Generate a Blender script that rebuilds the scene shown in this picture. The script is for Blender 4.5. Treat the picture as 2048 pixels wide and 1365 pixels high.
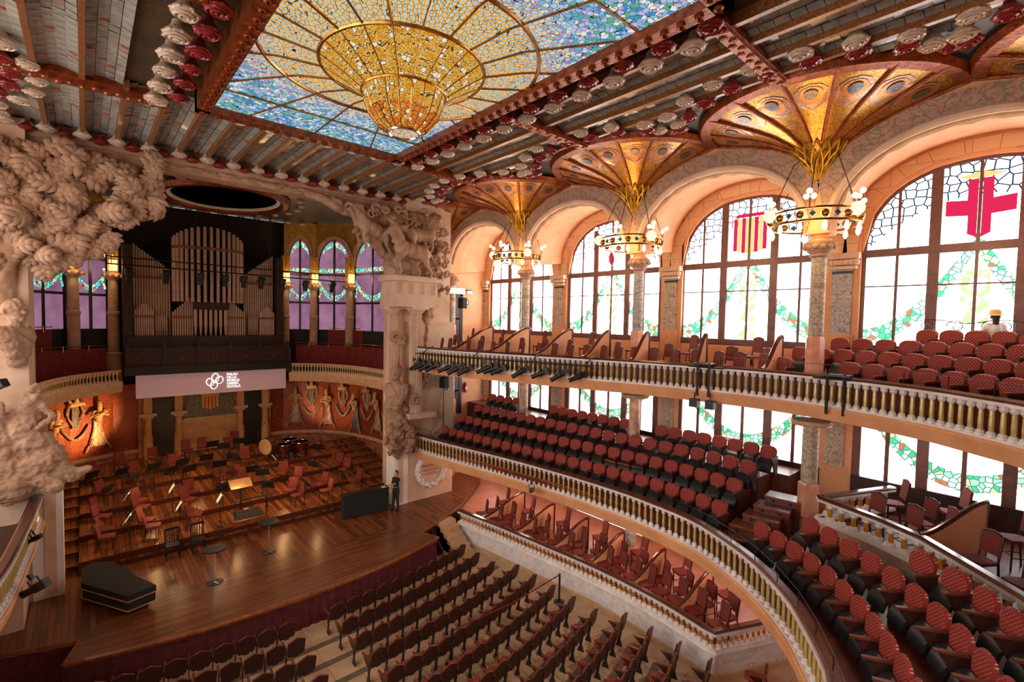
import bpy, bmesh, math, random
from mathutils import Vector, Matrix, Euler, noise
random.seed(7)
for o in list(bpy.data.objects): bpy.data.objects.remove(o, do_unlink=True)
SC = bpy.context.scene
COL = SC.collection
PI = math.pi
H = 9.53                                        # eye height above the stalls floor

# ---------------------------------------------------------------- camera, world, exposure, large lights
def setup_camera():
    a, b, r = (math.radians(d) for d in (41.557, -2.430, -1.124))
    fw = Vector((math.sin(a)*math.cos(b), math.cos(a)*math.cos(b), math.sin(b)))
    rt = Vector((math.cos(a), -math.sin(a), 0)); dn = fw.cross(rt)
    rt2 = rt*math.cos(r) + dn*math.sin(r); dn2 = -rt*math.sin(r) + dn*math.cos(r)
    cam = bpy.data.cameras.new('camera'); ob = bpy.data.objects.new('camera', cam); COL.objects.link(ob)
    cam.sensor_width = 36; cam.lens = 966/2048*36; cam.clip_start = .05; cam.clip_end = 300
    m = Matrix((rt2, -dn2, -fw)).transposed().to_4x4(); m.translation = (0, 0, H)
    ob.matrix_world = m
    SC.camera = ob
setup_camera()
W = bpy.data.worlds.new('world'); SC.world = W; W.use_nodes = True
W.node_tree.nodes['Background'].inputs[0].default_value = (.85, .92, 1, 1)
W.node_tree.nodes['Background'].inputs[1].default_value = 1.0
vs = SC.view_settings; vs.view_transform = 'Standard'; vs.look = 'None'; vs.gamma = 1; vs.use_curve_mapping = False
vs.exposure = 1.38
def lamp(kind, name, loc, power, col=(1, .75, .5), size=.1, rot=None, spot=None, blend=.6):
    l = bpy.data.lights.new(name, kind); l.energy = power; l.color = col
    if kind in ('POINT', 'SPOT'): l.shadow_soft_size = size
    if kind == 'AREA': l.size = size
    if spot: l.spot_size = spot; l.spot_blend = blend
    o = bpy.data.objects.new(name, l); COL.objects.link(o); o.location = loc
    if rot is not None: o.rotation_euler = Vector(rot).to_track_quat('-Z', 'Y').to_euler()
    return o
WIN_E, SKY_E, APSE_E, BULB_E = 3.0, .43, .16, 4.0
WARM = (1, .62, .30)
CXM = 4.9                                       # middle of the hall
COLY = [21.68, 15.9, 10.0, 4.35, -1.43]; COLX = 14.86; WX = 17.1
ZST = 1.05; ZBOX = .75; ZC = H + 5.5
for y in (-1.4, 4.35, 10.0, 15.9):              # chandeliers on the far side and overhead house lights of the side galleries
    lamp('POINT', 'house_light', (-4.4, y, 11.6), 40, (1, .74, .5), .4)
for x, y, p in ((3.0, -4.5, 900), (6.5, -5.5, 700)):        # fill spots added behind the camera to brighten the stalls
    lamp('SPOT', 'stalls_fill_spot', (x, y, 13.6), p, (1, .88, .76), .3, (9.6-x, 9.8-y, -13.6), .8, 1.0)
for x, y, p in ((2, 23, 150), (5, 24, 190), (8, 23, 150), (3, 20.5, 60), (7, 20.5, 60)):  # downlights added to warm the stage floor, no fixtures behind them
    lamp('SPOT', 'stage_fill_spot', (x, y, 13.2), p*1.3, (1, .60, .28), .15, (0, .12, -1), 1.2)

# ---------------------------------------------------------------- mesh helpers
def I4(): return Matrix.Identity(4)
def T(x, y, z): return Matrix.Translation((x, y, z))
def RZ(a): return Matrix.Rotation(a, 4, 'Z')
def RX(a): return Matrix.Rotation(a, 4, 'X')
def RY(a): return Matrix.Rotation(a, 4, 'Y')
def frame(p0, p1):
    d = Vector(p1) - Vector(p0); q = d.to_track_quat('Z', 'Y').to_matrix().to_4x4(); q.translation = p0
    return q, d.length
class MB:
    def __init__(s): s.v = []; s.f = []; s.m = []
    def add(s, vs, fs, M=None, m=0):
        n = len(s.v)
        s.v += [tuple(M @ Vector(p)) for p in vs] if M is not None else [tuple(p) for p in vs]
        s.f += [tuple(i+n for i in f) for f in fs]; s.m += [m]*len(fs); return s
    def box(s, x0, y0, z0, x1, y1, z1, M=None, m=0):
        return s.add([(x0,y0,z0),(x1,y0,z0),(x1,y1,z0),(x0,y1,z0),(x0,y0,z1),(x1,y0,z1),(x1,y1,z1),(x0,y1,z1)],
            [(0,3,2,1),(4,5,6,7),(0,1,5,4),(1,2,6,5),(2,3,7,6),(3,0,4,7)], M, m)
    def cyl(s, p0, p1, r0, r1=None, n=8, caps=True, m=0):
        if r1 is None: r1 = r0
        q, L = frame(p0, p1)
        vs = []; 
        for z, r in ((0, r0), (L, r1)):
            vs += [(r*math.cos(2*PI*i/n), r*math.sin(2*PI*i/n), z) for i in range(n)]
        fs = [(i, (i+1) % n, n+(i+1) % n, n+i) for i in range(n)]
        if caps: fs += [tuple(range(n-1, -1, -1)), tuple(range(n, 2*n))]
        return s.add(vs, fs, q, m)
    def lathe(s, prof, n=12, M=None, m=0, a0=0, a1=2*PI):
        full = abs(a1-a0-2*PI) < 1e-6; k = n if full else n+1
        vs = [(r*math.cos(a0+(a1-a0)*i/n), r*math.sin(a0+(a1-a0)*i/n), z) for r, z in prof for i in range(k)]
        fs = []
        for j in range(len(prof)-1):
            for i in range(n):
                b = (i+1) % k
                fs.append((j*k+i, j*k+b, (j+1)*k+b, (j+1)*k+i))
        if full:
            if prof[0][0] > 1e-4: fs.append(tuple(range(k-1, -1, -1)))
            if prof[-1][0] > 1e-4: fs.append(tuple(range((len(prof)-1)*k, len(prof)*k)))
        return s.add(vs, fs, M, m)
    def tube(s, pts, r, n=6, m=0, closed=False, sx=1.0, up=None):
        pts = [Vector(p) for p in pts]; N = len(pts); rings = []; nrm = None
        for i, p in enumerate(pts):
            if closed: d = pts[(i+1) % N] - pts[i-1]
            else: d = pts[min(i+1, N-1)] - pts[max(i-1, 0)]
            if d.length < 1e-9: d = Vector((0, 0, 1))
            d.normalize()
            if up is not None: nrm = Vector(up) - d*d.dot(Vector(up))
            elif nrm is None:
                nrm = Vector((0, 0, 1)) if abs(d.z) < .9 else Vector((1, 0, 0)); nrm = nrm - d*d.dot(nrm)
            else: nrm = nrm - d*d.dot(nrm)
            nrm.normalize(); bn = d.cross(nrm)
            rr = r[i] if isinstance(r, (list, tuple)) else r
            rings.append([p + nrm*(rr*math.cos(2*PI*k/n+PI/n)) + bn*(rr*sx*math.sin(2*PI*k/n+PI/n)) for k in range(n)])
        return s.loft(rings, closed=closed, m=m)
    def loft(s, rings, closed=False, m=0, caps=True, ringclosed=True, M=None):
        n = len(rings[0]); N = len(rings); vs = [p for r in rings for p in r]; fs = []
        for j in range(N if closed else N-1):
            a = j*n; b = ((j+1) % N)*n
            for i in range(n if ringclosed else n-1):
                k = (i+1) % n; fs.append((a+i, a+k, b+k, b+i))
        if caps and not closed and ringclosed: fs += [tuple(range(n-1, -1, -1)), tuple(range((N-1)*n, N*n))]
        return s.add(vs, fs, M, m)
    def prism(s, poly, z0, z1, M=None, m=0):
        n = len(poly)
        return s.add([(x, y, z0) for x, y in poly] + [(x, y, z1) for x, y in poly],
            [tuple(range(n-1, -1, -1)), tuple(range(n, 2*n))] + [(i, (i+1) % n, n+(i+1) % n, n+i) for i in range(n)], M, m)
    def sphere(s, c, r, n=8, M=None, m=0, sc=(1, 1, 1)):
        k = max(3, n//2+1); pr = [(r*math.sin(PI*j/k), -r*math.cos(PI*j/k)) for j in range(k+1)]
        pr[0] = (1e-5, -r); pr[-1] = (1e-5, r)
        MM = T(*c) @ Matrix.Diagonal((*sc, 1)); 
        return s.lathe(pr, n, (M @ MM) if M is not None else MM, m)
    def strip(s, pts, w, z0, z1, m=0, closed=False):      # wall of thickness w along a plan polyline
        P = offset(pts, w/2); Q = offset(pts, -w/2)
        return s.loft([[(p[0], p[1], z0), (q[0], q[1], z0), (q[0], q[1], z1), (p[0], p[1], z1)] for p, q in zip(P, Q)], m=m, closed=closed)
    def mesh(s, name, mats, smooth=False, auto=None):
        me = bpy.data.meshes.new(name); me.from_pydata(s.v, [], s.f); 
        if not isinstance(mats, (list, tuple)): mats = [mats]
        for mt in mats: me.materials.append(mt)
        if len(mats) > 1: me.polygons.foreach_set('material_index', s.m)
        bm = bmesh.new(); bm.from_mesh(me); bmesh.ops.recalc_face_normals(bm, faces=bm.faces)
        if smooth:
            lim = auto if auto else .6
            for f_ in bm.faces: f_.smooth = True
            for e in bm.edges:
                if len(e.link_faces) == 2 and e.calc_face_angle(0) > lim: e.smooth = False
        bm.to_mesh(me); bm.free(); me.update()
        return me
def offset(pts, d):
    out = []; N = len(pts)
    for i, p in enumerate(pts):
        a = Vector(pts[max(i-1, 0)][:2]); b = Vector(pts[min(i+1, N-1)][:2]); t = (b-a).normalized()
        out.append((p[0]+t.y*d, p[1]-t.x*d))            # d>0: right-hand side of travel
    return out
def link(name, data, parent=None, M=None):
    o = bpy.data.objects.new(name, data); COL.objects.link(o)
    if parent is not None: o.parent = parent
    if M is not None: o.matrix_basis = M
    return o
def tag(o, label, cat, group=None):
    o['label'] = label; o['category'] = cat
    if group: o['group'] = group
    return o
def thing(name, label, cat, M=None, group=None):
    return tag(link(name, None, None, M), label, cat, group)
def struct(name, mb, mat, smooth=False, parent=None, M=None, label=None):
    o = link(name, mb.mesh(name, mat, smooth), parent, M)
    if parent is None:
        o['kind'] = 'structure'
        if label: o['label'] = label
    return o
def part(name, mb, mat, parent, smooth=False, M=None, auto=None):
    return link(name, mb.mesh(name, mat, smooth, auto), parent, M)
ORD = ['first','second','third','fourth','fifth','sixth','seventh','eighth','ninth','tenth','eleventh','twelfth','thirteenth','fourteenth','fifteenth','sixteenth','seventeenth','eighteenth','nineteenth','twentieth']
def nth(i): return ORD[i] if i < 20 else 'twenty-'+ORD[i-20] if i < 29 else 'thirtieth' if i == 29 else 'thirty-'+ORD[i-30]
def copytree(o, M, parent=None, label=None, group=None):
    c = o.copy(); COL.objects.link(c); c.parent = parent
    if M is not None: c.matrix_basis = M
    if label: c['label'] = label
    if group: c['group'] = group
    for ch in o.children: copytree(ch, None, c)
    return c
def catmull(pts, n=6):
    P = [Vector(p) for p in pts]; out = []
    for i in range(len(P)-1):
        a, b, c, d = P[max(i-1, 0)], P[i], P[i+1], P[min(i+2, len(P)-1)]
        for k in range(n):
            t = k/n
            out.append(.5*((2*b)+(c-a)*t+(2*a-5*b+4*c-d)*t*t+(3*b-a-3*c+d)*t**3))
    out.append(P[-1]); return out
def resample(pts, step=None, n=None, start=0.0):
    P = [Vector(p) for p in pts]; L = [0]
    for i in range(1, len(P)): L.append(L[-1]+(P[i]-P[i-1]).length)
    tot = L[-1]
    if n is None: n = max(2, int(round((tot-start)/step))+1)
    out = []; j = 0
    for k in range(n):
        s_ = start+(tot-start)*k/(n-1)
        while j < len(L)-2 and L[j+1] < s_: j += 1
        t = (s_-L[j])/max(L[j+1]-L[j], 1e-9); p = P[j].lerp(P[j+1], t)
        d = (P[j+1]-P[j]).normalized(); out.append((p, d))
    return out
def blob(name, caps, mat, parent=None, voxel=.03, smooth=2, disp=0, dscale=.2, M=None, seed=0):
    """capsules [(p0,p1,r0,r1)] fused into one continuous surface"""
    mb = MB()
    for p0, p1, r0, r1 in caps:
        d = (Vector(p1)-Vector(p0)); n = max(1, int(d.length/max(min(r0, r1)*.8, 1e-3))); n = min(n, 10)
        for i in range(n+1):
            t = i/n; p = Vector(p0)+d*t; r = r0+(r1-r0)*t; mb.sphere(p, r, 10)
    o = part(name, mb, mat, parent, True, M)
    r_ = o.modifiers.new('r', 'REMESH'); r_.mode = 'VOXEL'; r_.voxel_size = voxel; r_.use_smooth_shade = True
    if smooth: s_ = o.modifiers.new('s', 'SMOOTH'); s_.iterations = smooth; s_.factor = .6
    if disp:
        tx = bpy.data.textures.new('n', 'CLOUDS'); tx.noise_scale = dscale; tx.noise_depth = 3
        d_ = o.modifiers.new('d', 'DISPLACE'); d_.texture = tx; d_.strength = disp; d_.texture_coords = 'LOCAL'; d_.mid_level = .5
    return o
# ---------------------------------------------------------------- materials
def lin(c):
    f_ = lambda u: u/12.92 if u <= .04045 else ((u+.055)/1.055)**2.4
    return tuple(f_(x/255) for x in c)+(1,)
class NT:
    def __init__(s, name):
        s.mat = bpy.data.materials.new(name); s.mat.use_nodes = True; s.t = s.mat.node_tree; s.t.nodes.clear()
        s.out = s.n('ShaderNodeOutputMaterial')
    def n(s, k, **kw):
        x = s.t.nodes.new(k)
        for a, b in kw.items(): setattr(x, a, b)
        return x
    def l(s, a, b): s.t.links.new(a, b)
    def put(s, sock, v):
        if hasattr(v, 'node'): s.l(v, sock)
        elif v is not None: sock.default_value = v
    def coord(s): return s.n('ShaderNodeTexCoord').outputs['Object']
    def mapv(s, v, sc=(1, 1, 1), loc=(0, 0, 0), rot=(0, 0, 0)):
        x = s.n('ShaderNodeMapping'); s.l(v, x.inputs[0]); x.inputs['Scale'].default_value = sc; x.inputs['Location'].default_value = loc; x.inputs['Rotation'].default_value = rot
        return x.outputs[0]
    def noise(s, v, sc, det=3, rough=.6):
        x = s.n('ShaderNodeTexNoise'); s.put(x.inputs['Vector'], v); x.inputs['Scale'].default_value = sc; x.inputs['Detail'].default_value = det; x.inputs['Roughness'].default_value = rough
        return x.outputs['Fac']
    def vor(s, v, sc, feat='F1', rand=1.0, dim='3D'):
        x = s.n('ShaderNodeTexVoronoi', feature=feat, voronoi_dimensions=dim); s.put(x.inputs['Vector'], v); x.inputs['Scale'].default_value = sc; x.inputs['Randomness'].default_value = rand
        return x.outputs
    def ramp(s, v, stops, interp='LINEAR'):
        x = s.n('ShaderNodeValToRGB'); x.color_ramp.interpolation = interp; s.put(x.inputs[0], v)
        e = x.color_ramp.elements
        while len(e) < len(stops): e.new(.5)
        for k, (p, c) in enumerate(stops): e[k].position = p; e[k].color = c if len(c) == 4 else (*c, 1)
        return x.outputs[0]
    def math(s, op, a, b=None, c=None):
        x = s.n('ShaderNodeMath', operation=op); s.put(x.inputs[0], a)
        if b is not None: s.put(x.inputs[1], b)
        if c is not None: s.put(x.inputs[2], c)
        return x.outputs[0]
    def mix(s, f_, a, b, kind='MIX'):
        x = s.n('ShaderNodeMixRGB', blend_type=kind); s.put(x.inputs[0], f_); s.put(x.inputs[1], a); s.put(x.inputs[2], b); return x.outputs[0]
    def sep(s, v):
        x = s.n('ShaderNodeSeparateXYZ'); s.l(v, x.inputs[0]); return x.outputs
    def comb(s, a, b, c=0.0):
        x = s.n('ShaderNodeCombineXYZ'); s.put(x.inputs[0], a); s.put(x.inputs[1], b); s.put(x.inputs[2], c); return x.outputs[0]
    def bump(s, h, st=.3, d=.02):
        x = s.n('ShaderNodeBump'); x.inputs['Strength'].default_value = st; x.inputs['Distance'].default_value = d; s.l(h, x.inputs['Height']); return x.outputs[0]
    def bsdf(s, col, rough=.6, metal=0, nrm=None, emit=None, es=0, spec=None, coat=0):
        x = s.n('ShaderNodeBsdfPrincipled'); s.put(x.inputs['Base Color'], col); s.put(x.inputs['Roughness'], rough); s.put(x.inputs['Metallic'], metal)
        if nrm is not None: s.l(nrm, x.inputs['Normal'])
        if emit is not None: s.put(x.inputs['Emission Color'], emit); s.put(x.inputs['Emission Strength'], es)
        if spec is not None: x.inputs['Specular IOR Level'].default_value = spec
        if coat: x.inputs['Coat Weight'].default_value = coat; x.inputs['Coat Roughness'].default_value = .12
        s.l(x.outputs[0], s.out.inputs[0]); return s.mat
    def emission(s, col, st):
        x = s.n('ShaderNodeEmission'); s.put(x.inputs[0], col); s.put(x.inputs[1], st); s.l(x.outputs[0], s.out.inputs[0]); return s.mat
def pm(name, c1, c2=None, sc=4.0, rough=.6, metal=0, bump=0, bsc=None, spec=None, coat=0, det=4):
    t = NT(name); v = t.coord()
    if c2 is None: c2 = tuple(x*.78 for x in c1)
    nz = t.noise(v, sc, det)
    col = t.ramp(nz, [(.3, lin(c2)), (.7, lin(c1))])
    nb = t.bump(t.noise(v, bsc or sc*3, 5), bump) if bump else None
    return t.bsdf(col, rough, metal, nb, spec=spec, coat=coat)
def fabric(name, c1, dot, axis, s=.055, r=.2):
    t = NT(name); x = t.sep(t.coord())
    a, b = {'xz': (0, 2), 'xy': (0, 1)}[axis]
    v = t.mapv(t.comb(x[a], x[b]), (1, 1, 1), rot=(0, 0, PI/4))
    d = t.vor(v, 1/s, rand=0, dim='2D')['Distance']
    f_ = t.math('LESS_THAN', d, r)
    col = t.mix(f_, lin(c1), lin(dot))
    return t.bsdf(col, .75)
def planks(name, c1, c2, w, L, rot=0.0, rough=.3, axis='xy', gap=.006, coat=0):
    t = NT(name); v = t.coord()
    if axis != 'xy':
        x = t.sep(v); v = t.comb(x['XYZ'.index(axis[0].upper())], x['XYZ'.index(axis[1].upper())])
    v = t.mapv(v, rot=(0, 0, rot))
    b = t.n('ShaderNodeTexBrick'); t.l(v, b.inputs['Vector']); b.inputs['Color1'].default_value = lin(c1); b.inputs['Color2'].default_value = lin(c2); b.inputs['Mortar'].default_value = lin(tuple(x*.35 for x in c2))
    b.inputs['Scale'].default_value = 1; b.inputs['Mortar Size'].default_value = gap; b.inputs['Brick Width'].default_value = L; b.inputs['Row Height'].default_value = w; b.inputs['Bias'].default_value = 0
    nz = t.noise(t.mapv(v, (1.5, 22, 1)), 2, 3)
    col = t.mix(.55, b.outputs['Color'], t.ramp(nz, [(.3, (.25, .25, .25)), (.75, (1, 1, 1))]), 'MULTIPLY')
    return t.bsdf(col, rough, coat=coat)
def mosaic(name, cols, sc, rough=.35, metal=.2, grout=(60, 40, 25), big=1.2, bump=.6):
    """small tesserae of varied tint, uneven so they glitter"""
    t = NT(name); v = t.coord()
    vo = t.vor(v, sc); ed = t.vor(v, sc, 'DISTANCE_TO_EDGE')['Distance']
    rnd = t.n('ShaderNodeSeparateColor'); t.l(vo['Color'], rnd.inputs[0])
    k = t.math('ADD', t.math('MULTIPLY', rnd.outputs[0], .45), t.math('MULTIPLY', t.noise(v, big, 2), .75))
    n = len(cols)
    col = t.ramp(k, [(.2+.65*i/max(n-1, 1), lin(c)) for i, c in enumerate(cols)])
    col = t.mix(t.math('LESS_THAN', ed, .05), col, lin(grout))
    return t.bsdf(col, rough, metal, t.bump(rnd.outputs[1], bump, .02))
def tilemat(name, c1, c2, w, h, mort, axis='xy', rough=.5, msize=.008):
    t = NT(name); x = t.sep(t.coord()); v = t.comb(x['XYZ'.index(axis[0].upper())], x['XYZ'.index(axis[1].upper())])
    b = t.n('ShaderNodeTexBrick'); t.l(v, b.inputs['Vector']); b.inputs['Color1'].default_value = lin(c1); b.inputs['Color2'].default_value = lin(c2); b.inputs['Mortar'].default_value = lin(mort)
    b.inputs['Scale'].default_value = 1; b.inputs['Mortar Size'].default_value = msize; b.inputs['Brick Width'].default_value = w; b.inputs['Row Height'].default_value = h
    return t.bsdf(b.outputs['Color'], rough)
def floral(name, ground, leaf, flower, axis, sc=5, rough=.6, fs=.2):
    """painted or mosaic scrolls of leaves and small flowers on a pale ground"""
    t = NT(name); x = t.sep(t.coord())
    v = t.comb(x['XYZ'.index(axis[0].upper())], x['XYZ'.index(axis[1].upper())])
    nz = t.noise(v, sc*.9, 1, .3)
    lf = t.math('LESS_THAN', t.math('ABSOLUTE', t.math('SUBTRACT', nz, .5)), .035)
    lf = t.math('MAXIMUM', lf, t.math('GREATER_THAN', t.noise(v, sc*3.2, 1), .62))
    vo = t.vor(v, sc, dim='2D', rand=.5)['Distance']
    fl = t.math('LESS_THAN', vo, fs); rim = t.math('LESS_THAN', vo, fs*.45)
    col = t.mix(lf, t.ramp(t.noise(v, 3), [(.3, lin(tuple(q*.85 for q in ground))), (.7, lin(ground))]), lin(leaf))
    col = t.mix(fl, col, lin(flower)); col = t.mix(rim, col, lin(ground))
    return t.bsdf(col, rough)
M_ = {}
M_['stone'] = pm('carved_stone', (188, 152, 124), (146, 112, 90), 2.2, .8, bump=.45, bsc=9)
M_['stone2'] = pm('pale_stone', (218, 190, 165), (196, 162, 136), 1.6, .8, bump=.15)
M_['plaster'] = pm('peach_plaster', (232, 172, 130), (214, 150, 108), 1.2, .75, bump=.1)
M_['plaster2'] = pm('orange_plaster', (224, 164, 116), (204, 142, 96), 1.5, .7)
M_['ashlar'] = tilemat('ashlar_stone', (222, 178, 136), (206, 160, 120), 1.1, .5, (170, 120, 85), 'yz', .75)
M_['pink'] = pm('pink_marble', (222, 165, 140), (190, 125, 100), 3, .3, bump=0)
M_['pinkfloor'] = pm('pink_floor', (205, 150, 125), (185, 128, 105), 2, .35)
M_['marble'] = pm('white_marble', (236, 228, 222), (205, 196, 194), 2.5, .35)
M_['veined'] = pm('veined_marble', (235, 190, 150), (120, 85, 90), 2.4, .25, det=8)
M_['wood'] = pm('dark_wood', (62, 29, 23), (40, 18, 15), 6, .4)
M_['wood2'] = pm('red_brown_wood', (106, 50, 35), (76, 34, 24), 7, .35)
M_['frame'] = pm('window_frame_wood', (118, 76, 68), (90, 56, 50), 5, .5)
M_['rail'] = pm('polished_handrail', (92, 50, 36), (62, 32, 24), 5, .18, coat=.4)
M_['board'] = pm('chestnut_board', (150, 84, 44), (104, 54, 28), 5, .3, coat=.2)
M_['amber'] = pm('amber_glass', (214, 150, 50), (176, 112, 30), 8, .15, .1)
M_['paleglass'] = pm('olive_glass', (206, 182, 118), (170, 144, 84), 8, .2, .15)
M_['black'] = pm('black_metal', (26, 26, 29), (16, 16, 18), 8, .45)
M_['blackcloth'] = pm('black_cloth', (34, 37, 38), (24, 26, 27), 14, .9)
M_['chrome'] = pm('chrome', (215, 215, 220), (190, 190, 195), 5, .12, 1)
M_['brass'] = pm('old_brass', (196, 146, 70), (150, 104, 44), 6, .28, .9)
M_['gilt'] = pm('gilt_lattice', (206, 162, 52), (168, 124, 34), 6, .3, .6)
M_['bronze'] = pm('lustre_bronze', (168, 84, 40), (98, 44, 20), 7, .22, .55, bump=.8, bsc=16)
M_['copper'] = pm('copper_kettle', (176, 92, 50), (130, 62, 34), 4, .2, .9)
M_['leather'] = pm('green_black_leather', (36, 44, 44), (27, 33, 34), 9, .32)
M_['redplush'] = pm('red_plush', (124, 46, 40), (98, 32, 30), 9, .8)
M_['curtain'] = pm('crimson_cloth', (126, 28, 26), (88, 18, 18), 5, .85)
M_['skirt'] = pm('burgundy_drape', (100, 28, 38), (66, 16, 26), 6, .85)
M_['dots'] = fabric('red_dotted_fabric', (128, 29, 27), (214, 156, 108), 'xz', .052, .16)
M_['dotseat'] = fabric('red_dotted_seat', (126, 30, 26), (212, 156, 108), 'xy')
M_['chairback'] = fabric('dark_red_dotted_fabric', (104, 28, 28), (170, 108, 76), 'xz', .045)
M_['chairseat'] = fabric('dark_red_dotted_seat', (112, 30, 26), (168, 92, 62), 'xy', .05, .16)
M_['stage'] = planks('stage_boards_across', (146, 86, 50), (102, 56, 32), .09, 1.7, 0, .28)
M_['stage2'] = planks('stage_boards_deep', (150, 90, 54), (96, 52, 30), .14, 2.2, PI/2, .28)
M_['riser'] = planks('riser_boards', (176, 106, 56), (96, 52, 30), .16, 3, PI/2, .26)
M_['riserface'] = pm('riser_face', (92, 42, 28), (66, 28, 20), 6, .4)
M_['door'] = planks('door_boards', (92, 54, 46), (72, 42, 37), .12, 9, PI/2, .45, 'xz')
M_['doory'] = planks('door_boards_side', (78, 42, 36), (60, 32, 28), .12, 9, PI/2, .45, 'yz')
M_['tile'] = pm('beige_floor_tile', (204, 172, 138), (180, 146, 112), 1.4, .35)
M_['tilegap'] = pm('floor_joint', (150, 122, 96), (126, 100, 78), 3, .7)
M_['strip'] = pm('grey_floor_strip', (120, 106, 92), (98, 86, 74), 4, .5)
M_['parapet'] = floral('painted_parapet', (226, 220, 218), (220, 213, 210), (206, 180, 150), 'yz', 2.2, fs=.13)
M_['ceramic'] = pm('ceiling_ceramic', (158, 158, 150), (122, 122, 116), 5, .18)
M_['ceildark'] = mosaic('ceiling_mosaic_dark', [(40, 34, 26), (64, 54, 38), (90, 70, 40)], 26, .4, .1, (20, 16, 12))
M_['ribmat'] = pm('ceiling_rib', (158, 104, 60), (92, 54, 30), 22, .3, .2)
M_['stud'] = pm('terracotta_stud', (186, 112, 74), (150, 80, 50), 6, .35)
M_['rosew'] = pm('white_glazed_rose', (206, 186, 166), (178, 154, 134), 8, .16)
M_['roser'] = pm('red_glazed_rose', (150, 50, 48), (112, 30, 34), 8, .14)
M_['leafg'] = pm('dark_green_leaf', (36, 44, 30), (22, 28, 20), 8, .35)
M_['fan'] = mosaic('gold_fan_mosaic', [(150, 92, 26), (196, 138, 48), (222, 172, 84)], 30, .25, .55, (110, 60, 20), 2.5, 1.0)
M_['faneye'] = mosaic('peacock_eye', [(70, 78, 96), (120, 112, 120), (80, 60, 70)], 30, .2, .4)
M_['fanring'] = mosaic('peacock_ring', [(206, 116, 44), (226, 150, 70)], 34, .25, .5)
M_['fanpale'] = mosaic('peacock_pale', [(226, 190, 150), (196, 150, 120), (190, 120, 90)], 34, .22, .4)
M_['arch'] = floral('arch_leaf_band', (182, 146, 124), (128, 114, 90), (172, 104, 80), 'yz', 5)
M_['gold_wall'] = mosaic('apse_gold_mosaic', [(186, 132, 42), (220, 166, 70), (150, 96, 30)], 24, .3, .45)
M_['red_wall'] = mosaic('apse_red_mosaic', [(112, 40, 20), (158, 66, 30), (184, 92, 44)], 24, .4, .15, (70, 34, 20))
M_['apsebase'] = tilemat('stage_brick_wall', (150, 84, 50), (190, 116, 96), .22, .22, (96, 50, 34), 'xz', .5)
M_['cream'] = pm('cream_trim', (206, 170, 130), (180, 142, 104), 3, .55)
M_['trencadis'] = mosaic('pale_relief_mosaic', [(206, 180, 150), (172, 130, 112), (226, 206, 176)], 22, .4, .1)
M_['blue_mos'] = mosaic('blue_relief_mosaic', [(84, 98, 128), (128, 132, 140), (70, 76, 104)], 22, .4, .1)
M_['rose_mos'] = mosaic('rose_relief_mosaic', [(176, 120, 116), (142, 84, 84), (208, 166, 150)], 22, .4, .1)
M_['green_mos'] = mosaic('tapestry_mosaic', [(92, 100, 70), (128, 116, 76), (72, 90, 104), (150, 132, 88)], 16, .5, .1)
M_['umber'] = pm('warm_stucco', (206, 160, 108), (176, 130, 84), 3, .6)
M_['column_mos'] = floral('column_floral_mosaic', (198, 184, 164), (142, 132, 110), (180, 104, 80), 'yz', 8)
M_['column_blue'] = floral('column_blue_mosaic', (194, 186, 178), (128, 132, 148), (160, 128, 86), 'yz', 9)
M_['yellow'] = pm('cadmium_yellow', (222, 168, 44), (200, 146, 30), 5, .5)
M_['redstripe'] = pm('vermilion_stripe', (176, 58, 36), (150, 42, 26), 5, .5)
M_['pipe'] = pm('organ_pipe_tin', (206, 178, 158), (180, 150, 132), 3, .4, .1)
M_['organ'] = pm('organ_case_wood', (52, 28, 24), (34, 18, 16), 7, .5)
M_['organback'] = tilemat('organ_niche', (34, 26, 24), (28, 21, 19), .18, .09, (20, 15, 14), 'xz', .8)
M_['screen'] = pm('screen_cloth', (200, 172, 172), (196, 168, 168), 1, .9)
M_['white'] = pm('white_paint', (235, 232, 228), (225, 222, 218), 3, .6)
M_['skin'] = pm('skin', (206, 150, 120), (190, 132, 104), 5, .55)
M_['hair'] = pm('dark_hair', (44, 32, 26), (28, 20, 16), 12, .6)
M_['straw'] = pm('straw', (222, 190, 140), (196, 160, 110), 14, .8)
M_['paper'] = NT('glowing_score').emission(lin((255, 214, 150)), .5)  # page glows by itself in place of the reading lamp's light
M_['lampglow'] = NT('sconce_glass').emission(lin((255, 196, 110)), 1.2)
M_['bulb'] = NT('lit_bulb').emission((1, .74, .42, 1), BULB_E*.35)
M_['globe'] = NT('lit_glass_globe').emission((1, .70, .38, 1), .8)
M_['redsign'] = pm('red_sign', (196, 40, 34), (180, 30, 28), 3, .4)
M_['bluecap'] = pm('blue_glass', (70, 110, 130), (50, 84, 104), 5, .2)
for k in ('bulb', 'globe', 'paper', 'lampglow'): M_[k].cycles.emission_sampling = 'NONE'

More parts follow.
